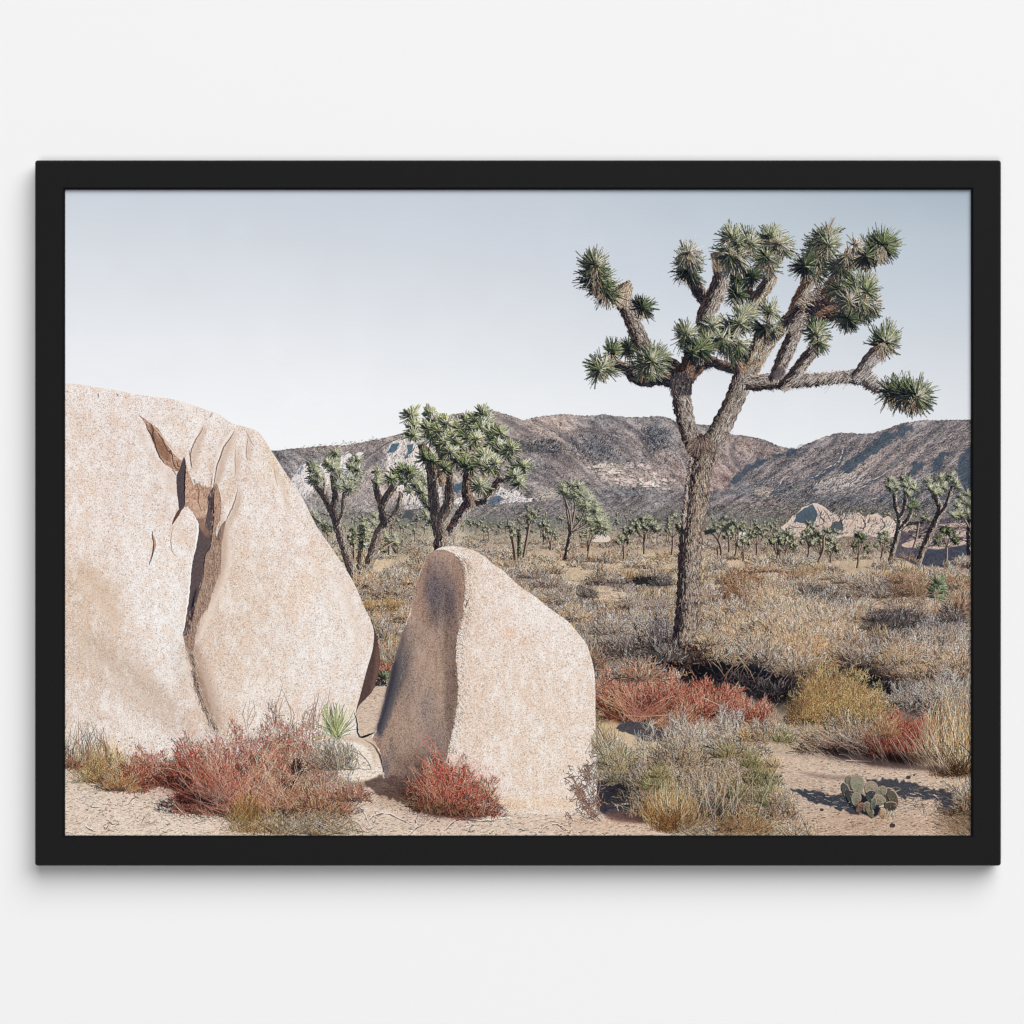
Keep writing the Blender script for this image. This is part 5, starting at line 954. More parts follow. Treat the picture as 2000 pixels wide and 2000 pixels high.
# ---------------------------------------------------------------- foreground
def ground():
    k = 21000; x = U(OX, OX + PW, k); y = 1480 + 160 * U(0, 1, k) ** .8
    o = np.argsort(y); x, y = x[o], y[o]
    a = N(.35, k) - .12; l = U(2, 7, k)
    left = (x < 1180)[:, None]
    col = np.where(left, pick([(204, 180, 160), (220, 198, 180), (186, 160, 141), (230, 213, 199), (156, 130, 113), (118, 94, 82)], k, [4, 3.4, 3, 2, 2, 1]), pick([(198, 172, 154), (216, 192, 174), (176, 148, 130), (230, 208, 192), (140, 114, 100), (92, 72, 66)], k, [4, 4, 3, 3, 2.4, 1.8]))
    pairs(x, y, x + np.cos(a) * l, y + np.sin(a) * l * .6, U(.6, 1.7, k), .5, col, None, 0, .62, (-.6, .9), .1, .3)
    for j in range(70):      # old footprints and hollows
        x = U(130, 1890); y = U(1545, 1632)
        if 1180 < x < 1480: continue
        a_ = U(8, 22); fold([(x - a_, y), (x, y + U(1, 3)), (x + a_, y - U(0, 3))], U(4, 8), (168, 142, 124), (236, 220, 206), .38, 2)
    k = 1500; x = U(OX, OX + PW, k); y = U(1520, 1634, k); an = N(.6, k); l = U(3, 12, k)
    pairs(x, y, x + np.cos(an) * l, y + np.sin(an) * l * .6, .7, .4, pick([(210, 184, 152), (120, 96, 82), (156, 128, 106), (228, 208, 184), (90, 70, 62)], k), None, N(.1, k), .6, (-.5, .8), .2, .4)
    # small cracks and twigs in the sand
    for j in range(80):
        x = U(130, 1180); y = U(1560, 1632); dx = U(6, 26) * (1 if rng.random() < .7 else -1)
        line([(x, y), (x + dx * .5, y + N(3)), (x + dx, y + N(5) + 2)], pick([(128, 100, 86), (96, 72, 64), (156, 128, 112), (232, 216, 204)], 1)[0], U(.8, 1.8))
    for q in [[(722, 1600), (735, 1592), (760, 1590), (780, 1600), (806, 1612)], [(800, 1630), (815, 1615), (812, 1600), (820, 1588)], [(700, 1575), (712, 1590), (720, 1612)], [(870, 1622), (885, 1606), (905, 1600), (918, 1612), (912, 1628)], [(640, 1600), (600, 1614), (560, 1612)], [(165, 1612), (172, 1618), (186, 1624)], [(900, 1598), (940, 1604), (980, 1600)], [(1060, 1618), (1085, 1610), (1110, 1622)]]:
        line(q, (122, 94, 82), 2.2, True, .8); line(np.array(q) + [0, -2], (236, 220, 206), 1.4, True, .8)

def shadows_ground():
    # shade at the foot of the front boulder, thin-branch shade on its face
    poly([(1168, 1518), (1200, 1516), (1240, 1530), (1268, 1545), (1276, 1570), (1284, 1600), (1270, 1608), (1200, 1596), (1170, 1585), (1165, 1560)], (58, 56, 66), soft=3, amp=8)
    poly([(1180, 1590), (1230, 1582), (1276, 1590), (1284, 1606), (1210, 1606)], (112, 86, 82), soft=3, alpha=.8, amp=8)
    k = 500; x = U(1175, 1280, k); y = U(1525, 1600, k); strokes(x, y, x + U(3, 9, k), y + N(1, k), 1.1, .5, pick([(48, 48, 60), (74, 70, 80), (40, 42, 54), (100, 86, 88)], k))
    for q in [[(1198, 1568), (1204, 1574), (1208, 1584)], [(1205, 1572), (1222, 1570), (1246, 1572)]]: line(q, (198, 184, 176), 1.6)
    # under the small rock in the sand and shade bands at the right
    rough([(1206, 1424), (1212, 1414), (1236, 1410), (1270, 1416), (1296, 1434), (1294, 1450), (1262, 1448), (1240, 1436)], (74, 74, 84), 1.5, 1, .95, 12)
    rough([(1545, 1540), (1585, 1546), (1640, 1552), (1660, 1560), (1680, 1590), (1650, 1586), (1610, 1572), (1570, 1560)], (58, 66, 78), 2.2, 1, .92, 12)
    rough([(1690, 1518), (1740, 1522), (1800, 1536), (1862, 1548), (1858, 1575), (1820, 1560), (1770, 1562), (1730, 1550), (1700, 1540)], (62, 66, 76), 2.6, 1.2, .9, 12)
    poly([(1560, 1508), (1620, 1514), (1680, 1518), (1640, 1524), (1590, 1518)], (140, 120, 114), soft=2.5, alpha=.7)
    poly([(1640, 1470), (1690, 1478), (1760, 1492), (1840, 1500), (1838, 1506), (1760, 1502), (1690, 1490)], (90, 76, 74), soft=2.5, alpha=.7)
    dashes(1545, 1536, 1870, 1580, 700, [(196, 172, 154), (64, 66, 78), (150, 128, 116), (86, 80, 86)], -8, .2, (4, 14), (.7, 1.5), [1, 3, 1, 2], inpoly([(1545, 1540), (1680, 1516), (1870, 1545), (1860, 1580), (1650, 1590)]))

def pads():
    # prickly pear: flat oval pads in a cluster
    def pad(cx, cy, rx, ry, an, lit=(150, 148, 128), dk=(78, 80, 76), rim=(190, 160, 146)):
        lit = A(lit) * A([.90, .88, .88]); dk = A(dk) * .7; rim = A(rim) * .82
        t = np.linspace(0, 2 * np.pi, 28, endpoint=False); a = math.radians(an)
        r = 1 - .18 * np.clip(np.sin(t), 0, 1) * 0
        X = np.cos(t) * rx * (1 - .22 * np.clip(-np.sin(t), -1, 1) * -1); Y = np.sin(t) * ry
        P = np.c_[cx + X * math.cos(a) - Y * math.sin(a), cy + X * math.sin(a) + Y * math.cos(a)]
        poly(P + [-1.2, 1.6], dk, sm=False, soft=.6); poly(P, lit, sm=False, amp=8, grain=2, soft=.4)
        i = np.arange(0, 28); j = (i + 1) % 28; up_ = (P[i, 1] < cy + ry * .2) & (P[i, 0] > cx - rx * .8)
        strokes(P[i, 0][up_], P[i, 1][up_], P[j, 0][up_], P[j, 1][up_], 1.0, 1.0, rim)
        k = int(rx * ry * .10) + 4; q = np.sqrt(U(0, .8, k)); tt = U(0, 6.3, k); x = cx + np.cos(tt) * rx * q; y = cy + np.sin(tt) * ry * q
        strokes(x, y, x + 1, y + .6, 1, .8, pick([(96, 94, 84), (176, 170, 150), (70, 68, 64)], k)); x = cx + N(rx * .4, 60); y = cy + ry * U(-.2, .9, 60); ok = inpoly(P)(x, y); strokes(x[ok], y[ok], x[ok] + 2, y[ok] + 1, 1.2, .8, A(lit) * .78)
    poly([(1652, 1530), (1670, 1540), (1695, 1560), (1720, 1580), (1708, 1596), (1680, 1588), (1660, 1575), (1648, 1552)], (38, 42, 52), soft=1.5)
    pad(1660, 1528, 7, 13, -18, (128, 128, 116)); pad(1654, 1548, 7, 20, -22, (88, 92, 88), (44, 48, 54)); pad(1664, 1560, 8, 18, -25, (74, 78, 78), (36, 40, 48)); pad(1675, 1534, 13, 20, -8, (148, 148, 128)); pad(1701, 1540, 12, 14, 22, (156, 150, 132)); pad(1703, 1556, 12, 12, 30, (72, 80, 82), (36, 44, 52))
    pad(1735, 1555, 14, 16, 30, (92, 98, 90), (50, 52, 56), (200, 184, 166)); pad(1720, 1548, 9, 14, 40, (140, 138, 120)); pad(1745, 1560, 9, 18, -25, (104, 100, 88), (60, 54, 52), (206, 180, 160)); pad(1740, 1575, 12, 9, 0, (92, 86, 74), (50, 44, 42)); pad(1717, 1563, 12, 10, 25, (152, 146, 126), (70, 64, 62), (206, 170, 160))
    pad(1672, 1561, 9, 13, 8, (140, 140, 122)); pad(1680, 1578, 6, 11, 35, (130, 104, 94), (60, 44, 44), (196, 130, 120)); pad(1692, 1576, 6, 10, 20, (132, 126, 108)); pad(1700, 1586, 6, 13, -25, (126, 124, 104), (50, 46, 46)); pad(1706, 1570, 5, 12, 15, (116, 124, 112))
    tuft(1728, 1596, 14, 18, GOLD, 60); tuft(1745, 1592, 10, 12, STRAW, 40)

def foreground_back():
    B = bush; U3 = [(84, 77, 73), (64, 60, 62), (106, 95, 86)]
    # right foreground, back to front
    B(1785, 1385, 70, 50, GREY, 1600, (7, 15), .45, DARK); B(1850, 1400, 60, 90, STRAW + GREY, 2200, (8, 18), .35, DARK)
    for q in [(1640, 1400, 84, 96), (1600, 1395, 50, 80), (1690, 1420, 64, 76), (1575, 1415, 44, 64)]: B(*q, OLIVE, None, (6, 12), .28, [(92, 86, 64), (70, 70, 58), (56, 56, 54)])
    k = 1500; x = 1640 + N(44, k); y = 1385 + N(30, k); strokes(x, y, x + N(1.6, k), y - U(1, 3.4, k), 1.2, .7, pick([(204, 178, 128), (182, 156, 104), (150, 140, 94), (220, 196, 152), (110, 112, 76)], k))
    B(1655, 1470, 110, 66, BROWN + GREY, 1900, (10, 24), .4, DARK, lean=-.3); poly([(1612, 1470), (1660, 1462), (1720, 1480), (1700, 1490), (1640, 1484)], (46, 42, 48), soft=6, alpha=.85)
    for j in range(90): x = U(1540, 1720); y = U(1425, 1490); strokes([x], [y], [x + U(20, 50)], [y + U(8, 28)], 1.1, .7, pick([(196, 172, 154), (150, 126, 112), (212, 192, 176)], 1), None, N(.12, 1))
    RO = [(164, 104, 88), (138, 82, 72), (188, 134, 114), (110, 64, 60), (170, 92, 84)]
    B(1755, 1482, 64, 84, RO, 3000, (8, 18), .25, [(70, 46, 44), (48, 40, 44)], lean=.15); poly([(1700, 1478), (1760, 1478), (1800, 1490), (1790, 1498), (1700, 1494)], (48, 34, 38), soft=5, alpha=.8)
    B(1730, 1440, 34, 40, OLIVE, 500, (6, 12), .2, U3)
    strokes([1652], [1485], [1700], [1487], 2.6, 2.2, (196, 172, 156)); strokes([1652], [1487.5], [1702], [1489.5], 1.2, 1.2, (78, 62, 60)); strokes([1712, 1725, 1700], [1498, 1495, 1490], [1706, 1722, 1712], [1474, 1475, 1478], 1.6, 1, (190, 164, 144))
    tuft(1862, 1512, 66, 170, [(206, 178, 146), (184, 152, 120), (226, 200, 170), (150, 118, 96), (190, 130, 104)], 420, 26, (1.0, 1.6)); tuft(1880, 1514, 40, 120, GOLD + STRAW, 240, 20, (1, 1.7)); tuft(1830, 1500, 50, 90, GOLD + STRAW, 200, 24); tuft(1860, 1512, 50, 60, [(70, 56, 52), (100, 78, 66), (160, 130, 104)], 160, 26)
    for j in range(60): x = U(1740, 1860); strokes([x], [1505 + N(4)], [x - U(20, 60)], [1505 - U(20, 90)], 1.2, .6, pick(BROWN + STRAW, 1), None, N(.08, 1))
    for (x, y, r) in [(1774, 1519, 5), (1743, 1613, 6), (1605, 1582, 4), (1785, 1514, 2.5)]: poly([(x - r, y), (x - r * .5, y - r * .8), (x + r * .6, y - r * .7), (x + r, y), (x + r * .4, y + r * .6), (x - r * .6, y + r * .5)], (84, 70, 68), amp=8)
    B(1878, 1592, 40, 60, GREY + OLIVE, 900, (10, 22), .45, DARK, lean=-.4); dashes(1820, 1590, 1897, 1632, 500, [(96, 84, 72), (60, 52, 50), (176, 150, 128), (130, 116, 96)], -35, .25, (6, 18))
    for j in range(12): x = U(1800, 1860); strokes([x], [U(1580, 1600)], [x + U(-26, 26)], [U(1540, 1572)], 1.4, .8, (120, 96, 84))
    # red bushes behind the front boulder's right side
    B(1168, 1440, 30, 90, STRAW + OLIVE, 900, (8, 18), .25, U3); B(1185, 1410, 40, 70, STRAW, 900, (8, 16), .25, U3)
    U4 = [(88, 56, 58), (66, 44, 50), (108, 70, 68)]
    B(1190, 1385, 36, 70, RED + PINK, 1700, (8, 18), .2, U4); B(1245, 1405, 66, 96, RED + PINK, 5200, (9, 20), .24, U4); B(1300, 1385, 50, 66, PINK + RED + [(212, 178, 156)], 2600, (9, 20), .15, U4); B(1390, 1400, 74, 60, RED, 4600, (8, 18), .2, U4); B(1350, 1402, 40, 44, RED, 1500, (8, 18), .2, U4); B(1465, 1440, 58, 72, RED, 3400, (8, 16), .26, U4); B(1330, 1440, 60, 60, BROWN + PINK, 1800, (8, 20), .25, U4)
    poly([(1200, 1410), (1230, 1400), (1270, 1402), (1262, 1414), (1220, 1416)], (58, 40, 44), soft=4, alpha=.8)
    for j in range(130): a = math.radians(U(30, 150)); x, y = 1250 + N(20), 1405 + N(6); l = U(30, 84); strokes([x], [y], [x + math.cos(a) * l * 1.3], [y - math.sin(a) * l * .9], 1.1, .6, pick(PINK + [(216, 186, 160)], 1), None, N(.07, 1))
    strokes([1222, 1262], [1397, 1399], [1262, 1312], [1400, 1396], 1.8, 1.2, (204, 178, 156)); strokes([1372], [1362], [1412], [1380], 1.6, 1, (214, 190, 168))
    # sand patches between
    poly([(1172, 1412), (1230, 1420), (1290, 1452), (1280, 1478), (1210, 1462), (1175, 1450)], (206, 186, 164), soft=4, alpha=.8, amp=14)

def foreground_mid():
    B = lambda *a, **k: bush(*a, **dict(k, foot=0)); U3 = [(84, 80, 76), (66, 66, 66), (104, 96, 86)]; OG = [(150, 148, 112), (120, 126, 92), (172, 164, 136), (96, 104, 80)]
    tuft(1185, 1470, 30, 60, STRAW + OLIVE, 220, 20); tuft(1190, 1520, 34, 56, STRAW, 260, 22); B(1218, 1530, 34, 60, OG + GREY, 1100, (8, 16), .3, U3); B(1210, 1505, 44, 56, OG + STRAW, 1200, (6, 14), .2, U3)
    B(1300, 1590, 80, 170, GREY + STRAW, 4600, (9, 20), .22, U3); B(1400, 1610, 100, 210, GREY + STRAW, 8200, (9, 20), .22, U3); B(1345, 1500, 66, 90, GREY + STRAW, 2400, (9, 20), .15, U3); B(1460, 1610, 60, 130, GREY + OLIVE, 3000, (8, 18), .25, U3); B(1440, 1480, 60, 66, GREY + STRAW, 1700, (8, 18), .2, U3); B(1500, 1450, 50, 44, GREY + OLIVE, 1000, (8, 18), .2, U3)
    for (x, y, a, h) in [(1490, 1535, 34, 54), (1500, 1580, 36, 50), (1465, 1500, 22, 34), (1280, 1545, 34, 40), (1420, 1480, 20, 24), (1440, 1560, 24, 30), (1290, 1520, 20, 26), (1530, 1450, 24, 22)]: B(x, y, a, h, GRN + OG, int(a * h * .7), (5, 11), .2, [(60, 70, 58), (80, 84, 70)])
    for (x, y, a, h) in [(1455, 1440, 14, 16), (1510, 1500, 20, 20), (1470, 1585, 20, 14), (1520, 1560, 14, 20)]: B(x, y, a, h, GOLD, int(a * h), (4, 8), .1, U3)
    k = 700; x = 1390 + N(50, k); y = 1590 + N(18, k); strokes(x, y, x + N(7, k), y - U(3, 14, k), 1.2, .6, pick(DARK + [(96, 90, 86)], k))
    for j in range(34): x = 1380 + N(60); a = math.radians(U(50, 130)); l = U(50, 130); strokes([x], [1600 + N(14)], [x + math.cos(a) * l], [1600 - math.sin(a) * l], .9, .6, pick([(206, 184, 156), (176, 150, 124), (222, 206, 186)], 1), None, N(.06, 1))
    for j in range(6): x = 1400 + N(14); strokes([x + N(4)], [1570 + N(4)], [x + 20 + N(5)], [1470 + N(6)], 1.2, .8, pick([(196, 160, 128), (170, 136, 108)], 1), None, N(.03, 1))
    tuft(1310, 1620, 56, 92, [(190, 146, 104), (208, 170, 128), (158, 116, 80), (222, 192, 154)], 560, 18, (.9, 1.5)); tuft(1330, 1622, 60, 60, GOLD, 260, 26); tuft(1300, 1618, 30, 50, [(120, 84, 56), (150, 110, 70)], 160, 14)
    tuft(1480, 1640, 70, 44, GOLD + STRAW, 420, 50); tuft(1560, 1640, 40, 50, STRAW + GOLD, 160, 30); tuft(1400, 1636, 80, 30, GOLD + STRAW + BROWN, 300, 60)
    B(1530, 1600, 30, 60, OLIVE + GREY, 700, (6, 14), .35, DARK); B(1455, 1625, 60, 40, OLIVE, 700, (6, 14), .3, DARK)

def foreground_left():
    B = bush; U3 = [(96, 80, 74), (74, 64, 64), (120, 100, 90)]; U4 = [(70, 46, 48), (52, 40, 46), (96, 66, 62)]
    # grasses against the left boulder
    tuft(165, 1490, 40, 80, STRAW + BROWN, 150, 26, (.7, 1.1)); tuft(205, 1510, 44, 66, GOLD, 420, 24); tuft(150, 1500, 30, 40, BROWN + STRAW, 200, 20); tuft(185, 1525, 50, 50, [(170, 138, 106), (140, 110, 86), (206, 178, 142)], 260, 34)
    for j in range(26): x = U(126, 215); line([(x, 1495 + N(8)), (x + N(6), 1460), (x + N(14), 1425 + N(14))], pick([(150, 124, 104), (120, 98, 84)], 1)[0], 1.0)
    B(138, 1500, 24, 24, RED + BROWN, 260, (5, 12), .4, DARK)
    B(250, 1540, 60, 60, STRAW + BROWN, 1100, (7, 15), .25, U3); B(290, 1535, 54, 66, RED + PINK, 2600, (6, 13), .22, U4); B(255, 1545, 40, 44, RED, 1100, (6, 12), .25, U4); B(235, 1545, 40, 34, GOLD, 400, (7, 14), .2, U3)
    poly([(330, 1535), (345, 1500), (385, 1490), (400, 1530), (420, 1560), (470, 1590), (420, 1585), (370, 1560)], (48, 38, 42), soft=6, alpha=.85, amp=8)
    # big red bush
    B(450, 1590, 130, 150, RED + PINK, 6500, (9, 20), .28, U4, lean=-.05); B(560, 1560, 90, 160, RED + BROWN, 5200, (8, 18), .28, U4); B(390, 1540, 74, 90, RED, 2600, (9, 20), .28, U4); B(620, 1600, 70, 150, BROWN + PINK + GREY, 3000, (8, 18), .25, U4); B(530, 1600, 100, 110, BROWN + STRAW + PINK, 3600, (9, 20), .28, U4)
    for j in range(420):
        t = rng.random(); x0, y0 = 470 + N(34), 1585 - 60 * t + N(12); a = math.radians(150 - 85 * t + N(15)); l = U(50, 125)
        strokes([x0], [y0], [x0 + math.cos(a) * l], [y0 - math.sin(a) * l * .9], 1.3, .7, pick(PINK + RED + [(220, 196, 176)], 1), None, N(.05, 1))
    for j in range(150): x, y = U(400, 640), U(1450, 1600); a = U(.3, 2.8); l = U(30, 80); strokes([x], [y], [x + math.cos(a) * l], [y - math.sin(a) * l], 1.1, .6, pick(STRAW + [(214, 190, 170)], 1), None, N(.14, 1))
    for (x, y, a, b) in [(495, 1485, 12, 9), (350, 1528, 26, 12), (370, 1560, 26, 10), (410, 1565, 30, 8), (470, 1500, 16, 9), (580, 1500, 14, 16), (540, 1590, 18, 10), (500, 1530, 12, 12), (560, 1530, 14, 9)]:
        k = int(a * b * 1.0); t = U(0, 6.3, k); q = np.sqrt(U(0, 1, k)); X = x + np.cos(t) * q * a; Y = y + np.sin(t) * q * b; strokes(X, Y, X + N(4, k), Y + N(4, k), 1.5, .7, pick([(44, 36, 42), (62, 46, 48), (34, 34, 44), (92, 62, 58)], k))
    for j in range(200): t = rng.random(); x0, y0 = 480 + N(50), 1570 - 50 * t + N(16); a = math.radians(148 - 60 * t + N(16)); l = U(30, 80); strokes([x0], [y0], [x0 + math.cos(a) * l], [y0 - math.sin(a) * l * .9], 1.3, .7, pick(PINK + [(222, 186, 170)], 1), None, N(.05, 1))
    k = 520; x = U(330, 640, k); y = 1400 + 110 * U(0, 1, k) + np.abs(x - 570) * .22; strokes(x, y, x + 1.5, y + 1.5, U(1.2, 3, k), 1, pick([(178, 58, 52), (150, 50, 48), (200, 84, 70), (70, 40, 42)], k, [3, 3, 2, 1.3]))
    k = 90; x = U(230, 400, k); y = U(1440, 1500, k); strokes(x, y, x + 2, y - 1, U(1.4, 2.6, k), 1, pick([(60, 46, 46), (150, 66, 58), (90, 60, 54)], k))
    for j in range(26): x = U(480, 640); line([(x, 1430 + N(10)), (x + N(6) + 4, 1395), (x + N(10) + 12, 1365 + N(14))], pick([(150, 122, 106), (176, 148, 130)], 1)[0], 1.0)
    k = 1100; x = 470 + N(90, k); y = 1520 + N(40, k); strokes(x, y, x + N(3, k), y - U(2, 9, k), 1.3, .7, pick([(56, 42, 44), (78, 56, 54), (40, 34, 40), (104, 72, 64)], k))
    for j in range(260): x0, y0 = 480 + N(70), 1560 + N(22); a = math.radians(U(35, 155)); l = U(30, 110); strokes([x0], [y0], [x0 + math.cos(a) * l], [y0 - math.sin(a) * l * .9], 1.0, .6, pick(RED + PINK + STRAW, 1), None, N(.07, 1))
    k = 300; x = 480 + N(80, k); y = 1470 + N(40, k); strokes(x, y, x + 1.3, y + 1.3, U(1.0, 2.2, k), 1, pick([(164, 60, 52), (140, 52, 48), (190, 84, 70)], k))
    # yucca leaves at the boulder's corner
    YG = dict(lit=[(170, 172, 120), (198, 194, 146), (142, 150, 100)], mid=[(112, 122, 80), (134, 140, 94)], dk=[(70, 86, 64), (54, 66, 56)])
    k = 120; a = np.radians(90 + N(36, k)); l = U(30, 72, k); o = rng.permutation(k)
    strokes(657 + N(4, k), 1440 + N(4, k), 657 + np.cos(a) * l * .8, 1440 - np.sin(a) * l, 1.7, .6, np.where((rng.random(k) < .6)[:, None], pick(YG['lit'], k), pick(YG['mid'] + YG['dk'], k)), None, N(.05, k))
    tuft(660, 1480, 36, 40, STRAW, 260, 20); tuft(650, 1500, 50, 50, STRAW + BROWN, 260, 34)
    # grasses lower middle
    B(640, 1590, 60, 60, RED + STRAW, 1500, (7, 16), .2, U3); tuft(500, 1622, 60, 60, GOLD, 360, 40); tuft(630, 1625, 70, 46, GOLD + STRAW + BROWN, 420, 50); tuft(480, 1600, 34, 60, [(176, 140, 92), (150, 120, 80), (206, 176, 130)], 260, 20); tuft(560, 1626, 60, 40, STRAW + BROWN, 300, 44)
    B(690, 1565, 40, 36, BROWN + RED, 500, (7, 16), .25, U3)
    # shade below the front boulder and the little red bush
    rough([(712, 1526), (750, 1514), (800, 1530), (850, 1545), (900, 1580), (905, 1594), (860, 1588), (800, 1574), (750, 1556), (716, 1538)], (92, 76, 72), 3, 1.5, .85, 14)
    dashes(705, 1520, 860, 1590, 500, [(60, 46, 46), (100, 78, 70), (140, 114, 98), (44, 36, 40)], -15, .25, (4, 12), inside=inpoly([(708, 1528), (750, 1508), (850, 1545), (905, 1594), (800, 1576)]))
    poly([(820, 1570), (870, 1560), (940, 1588), (930, 1600), (870, 1596), (835, 1590)], (54, 44, 44), soft=4, alpha=.9)
    RB = [(160, 88, 76), (134, 70, 62), (184, 120, 102), (106, 58, 54), (206, 160, 138), (190, 164, 138)]
    B(868, 1585, 74, 106, RB, 3600, (7, 15), .32, [(62, 44, 42), (46, 38, 40), (92, 76, 60)]); B(925, 1595, 58, 80, RB, 3000, (6, 13), .22, U4); B(880, 1590, 66, 80, STRAW + RB, 700, (7, 15), .2, U4, body=False); B(850, 1585, 40, 60, BROWN + RB, 900, (7, 14), .4, [(54, 44, 40), (74, 64, 50)])
    for j in range(34): x0 = 870 + N(14); a = math.radians(U(70, 135)); l = U(50, 112); strokes([x0], [1575 + N(8)], [x0 + math.cos(a) * l], [1575 - math.sin(a) * l], 1.1, .7, pick(RB, 1), None, N(.05, 1))
    for q in [[(872, 1510), (845, 1470), (826, 1446), (815, 1434)], [(880, 1510), (862, 1480), (838, 1440), (832, 1432)], [(870, 1520), (832, 1490), (812, 1474)]]: line(q, (196, 110, 96), 1.5)
    k = 200; x = 880 + N(44, k); y = 1520 + N(24, k); strokes(x, y, x + 1.5, y + 1.5, U(1, 2.2, k), 1, pick([(196, 66, 58), (170, 56, 50), (216, 110, 94)], k))
    k = 420; x = 860 + N(36, k); y = 1582 + N(9, k); strokes(x, y, x + N(5, k), y - U(3, 12, k), 1.2, .6, pick([(60, 48, 40), (110, 96, 74), (40, 36, 38), (150, 132, 100)], k))

def paint():
    sky(); mountains(); plain(); scrub(0); fartrees(); midtrees(); scrub(1); underbrush(); tone_mid(); ground(); foreground_back(); tone_fore1(); maintree_order()
def maintree_order():
    maintree()
    # scrub that hides the trunk's foot
    bush(1300, 1290, 36, 34, DARK + SLATE, 500, (8, 18), .4, DARK); bush(1385, 1262, 30, 40, GOLD + STRAW, 500, (6, 14), .3, DARK)
    bush(1250, 1330, 50, 40, BROWN + PINK, 700, (9, 20), .2, DARK)
    shadows_ground(); leftrock(); frontrock(); shadows_front(); foreground_mid(); tone_fore2(); pads(); foreground_left(); tone_fore3()
def shadows_front():
    for (x0, y0, a0, n) in [(1182, 1612, 132, 30), (1160, 1590, 122, 22), (1160, 1560, 112, 12)]:
        for j in range(n):
            a = math.radians(a0 + N(17)); l = U(30, 86); x1, y1 = x0 + math.cos(a) * l * .98, y0 - math.sin(a) * l
            s = U(.2, .6); sx, sy = x0 + (x1 - x0) * s, y0 + (y1 - y0) * s
            strokes([sx], [sy], [x1], [y1], 1.3, 1.0, pick([(112, 86, 78), (134, 106, 94), (92, 72, 70)], 1), None, N(.06, 1))
            m = 5; t = U(0, 1, m); strokes(x1 + N(5, m), y1 + N(5, m), x1 + N(6, m), y1 + N(6, m), 1.8, 1, pick([(112, 86, 78), (140, 112, 98)], m))
    k = 120; x = 1166 + N(8, k); y = U(1490, 1580, k); strokes(x, y, x + N(5, k), y + N(7, k), 1.6, .7, pick([(118, 94, 86), (84, 72, 76), (150, 124, 112)], k))


def tone_fore1():
    tone([(1640, 1360, 90, 60, (.93, .87, .80), 1), (1585, 1390, 50, 40, (.90, .84, .76), .8), (1600, 1330, 50, 22, (.8, .77, .72), .8), (1330, 1350, 130, 34, (.94, .82, .84), 1), (1240, 1385, 60, 20, (.74, .64, .66), 1), (1440, 1410, 70, 24, (.80, .68, .70), 1), (1400, 1395, 80, 14, (.82, .7, .72), .8), (1770, 1430, 50, 40, (.86, .76, .76), 1), (1760, 1482, 70, 14, (.5, .46, .48), 1),
          (1650, 1462, 90, 18, (.66, .62, .62), 1), (1560, 1440, 40, 20, (.88, .84, .78), .8), (1870, 1450, 50, 60, (.98, .92, .87), 1), (1870, 1505, 50, 12, (.6, .56, .52), .9), (1880, 1600, 40, 34, (.74, .72, .68), 1), (1190, 1400, 30, 60, (1.02, .95, .84), .8), (1540, 1378, 30, 20, (.6, .6, .6), .9)])
def tone_fore2():
    tone([(1340, 1480, 140, 110, (.95, .92, .87), 1), (1440, 1560, 60, 70, (.82, .80, .76), 1), (1400, 1600, 80, 26, (.66, .64, .62), 1), (1220, 1540, 30, 26, (.72, .72, .72), 1), (1260, 1590, 24, 30, (.8, .74, .66), .9), (1490, 1600, 40, 30, (.78, .74, .68), .9), (1430, 1430, 60, 20, (1.0, .95, .88), .7), (1330, 1430, 60, 20, (1.05, 1.02, .98), .7),
          (1650, 1560, 260, 60, (.95, .94, .94), 1), (1660, 1610, 220, 22, (.92, .88, .86), .9), (1180, 1612, 120, 16, (.94, .9, .88), .9)])
def tone_fore3():
    tone([(440, 1540, 130, 50, (.90, .76, .74), 1), (560, 1560, 80, 50, (.88, .78, .74), 1), (380, 1560, 60, 22, (.66, .6, .62), 1), (480, 1590, 70, 16, (.72, .66, .62), .9), (280, 1525, 60, 24, (.84, .74, .74), .9), (230, 1530, 60, 14, (.8, .72, .66), .9), (200, 1490, 60, 30, (1.0, .93, .82), .9), (620, 1590, 60, 30, (.92, .85, .76), .9), (860, 1580, 60, 24, (.66, .62, .62), 1), (880, 1545, 70, 50, (.92, .74, .74), 1), (560, 1500, 60, 40, (.96, .9, .84), .8),
          (640, 1610, 300, 24, (.96, .95, .95), .9), (500, 1620, 60, 14, (.9, .84, .74), .8), (200, 1580, 140, 40, (.96, .95, .95), .9), (790, 1560, 60, 20, (.82, .78, .76), .9)])

def finish():
    """grade of the print: crisp grain, warm light, pale middle tones"""
    global img
    np.clip(img, 0, 255, out=img)
    f = img
    b = (f + np.roll(f, 2, 0) + np.roll(f, -2, 0)) / 3; b = (b + np.roll(b, 2, 1) + np.roll(b, -2, 1)) / 3
    lum = f.mean(2, keepdims=True)
    sky_ = ((f[..., 2:3] > f[..., 0:1] + 1.5) & (lum > 176)).astype(np.float32); sky_[int((1000 - OY) * S):] = 0
    sky_ = blur(sky_[..., 0], .8)[..., None]
    g = f + (f - b) * .95 * (1 - sky_)
    t = np.clip(g / 255, 0, 1)
    t = t + .09 * np.sin(np.pi * t) * t - .10 * np.sin(np.pi * t) * (1 - t) ** 2
    l = t.mean(2, keepdims=True); t = l + (t - l) * .87
    t = t * A([1.008, 1.0, .99])
    img = np.clip(np.where(sky_ > .5, f, t * 255), 0, 250)
paint(); finish()
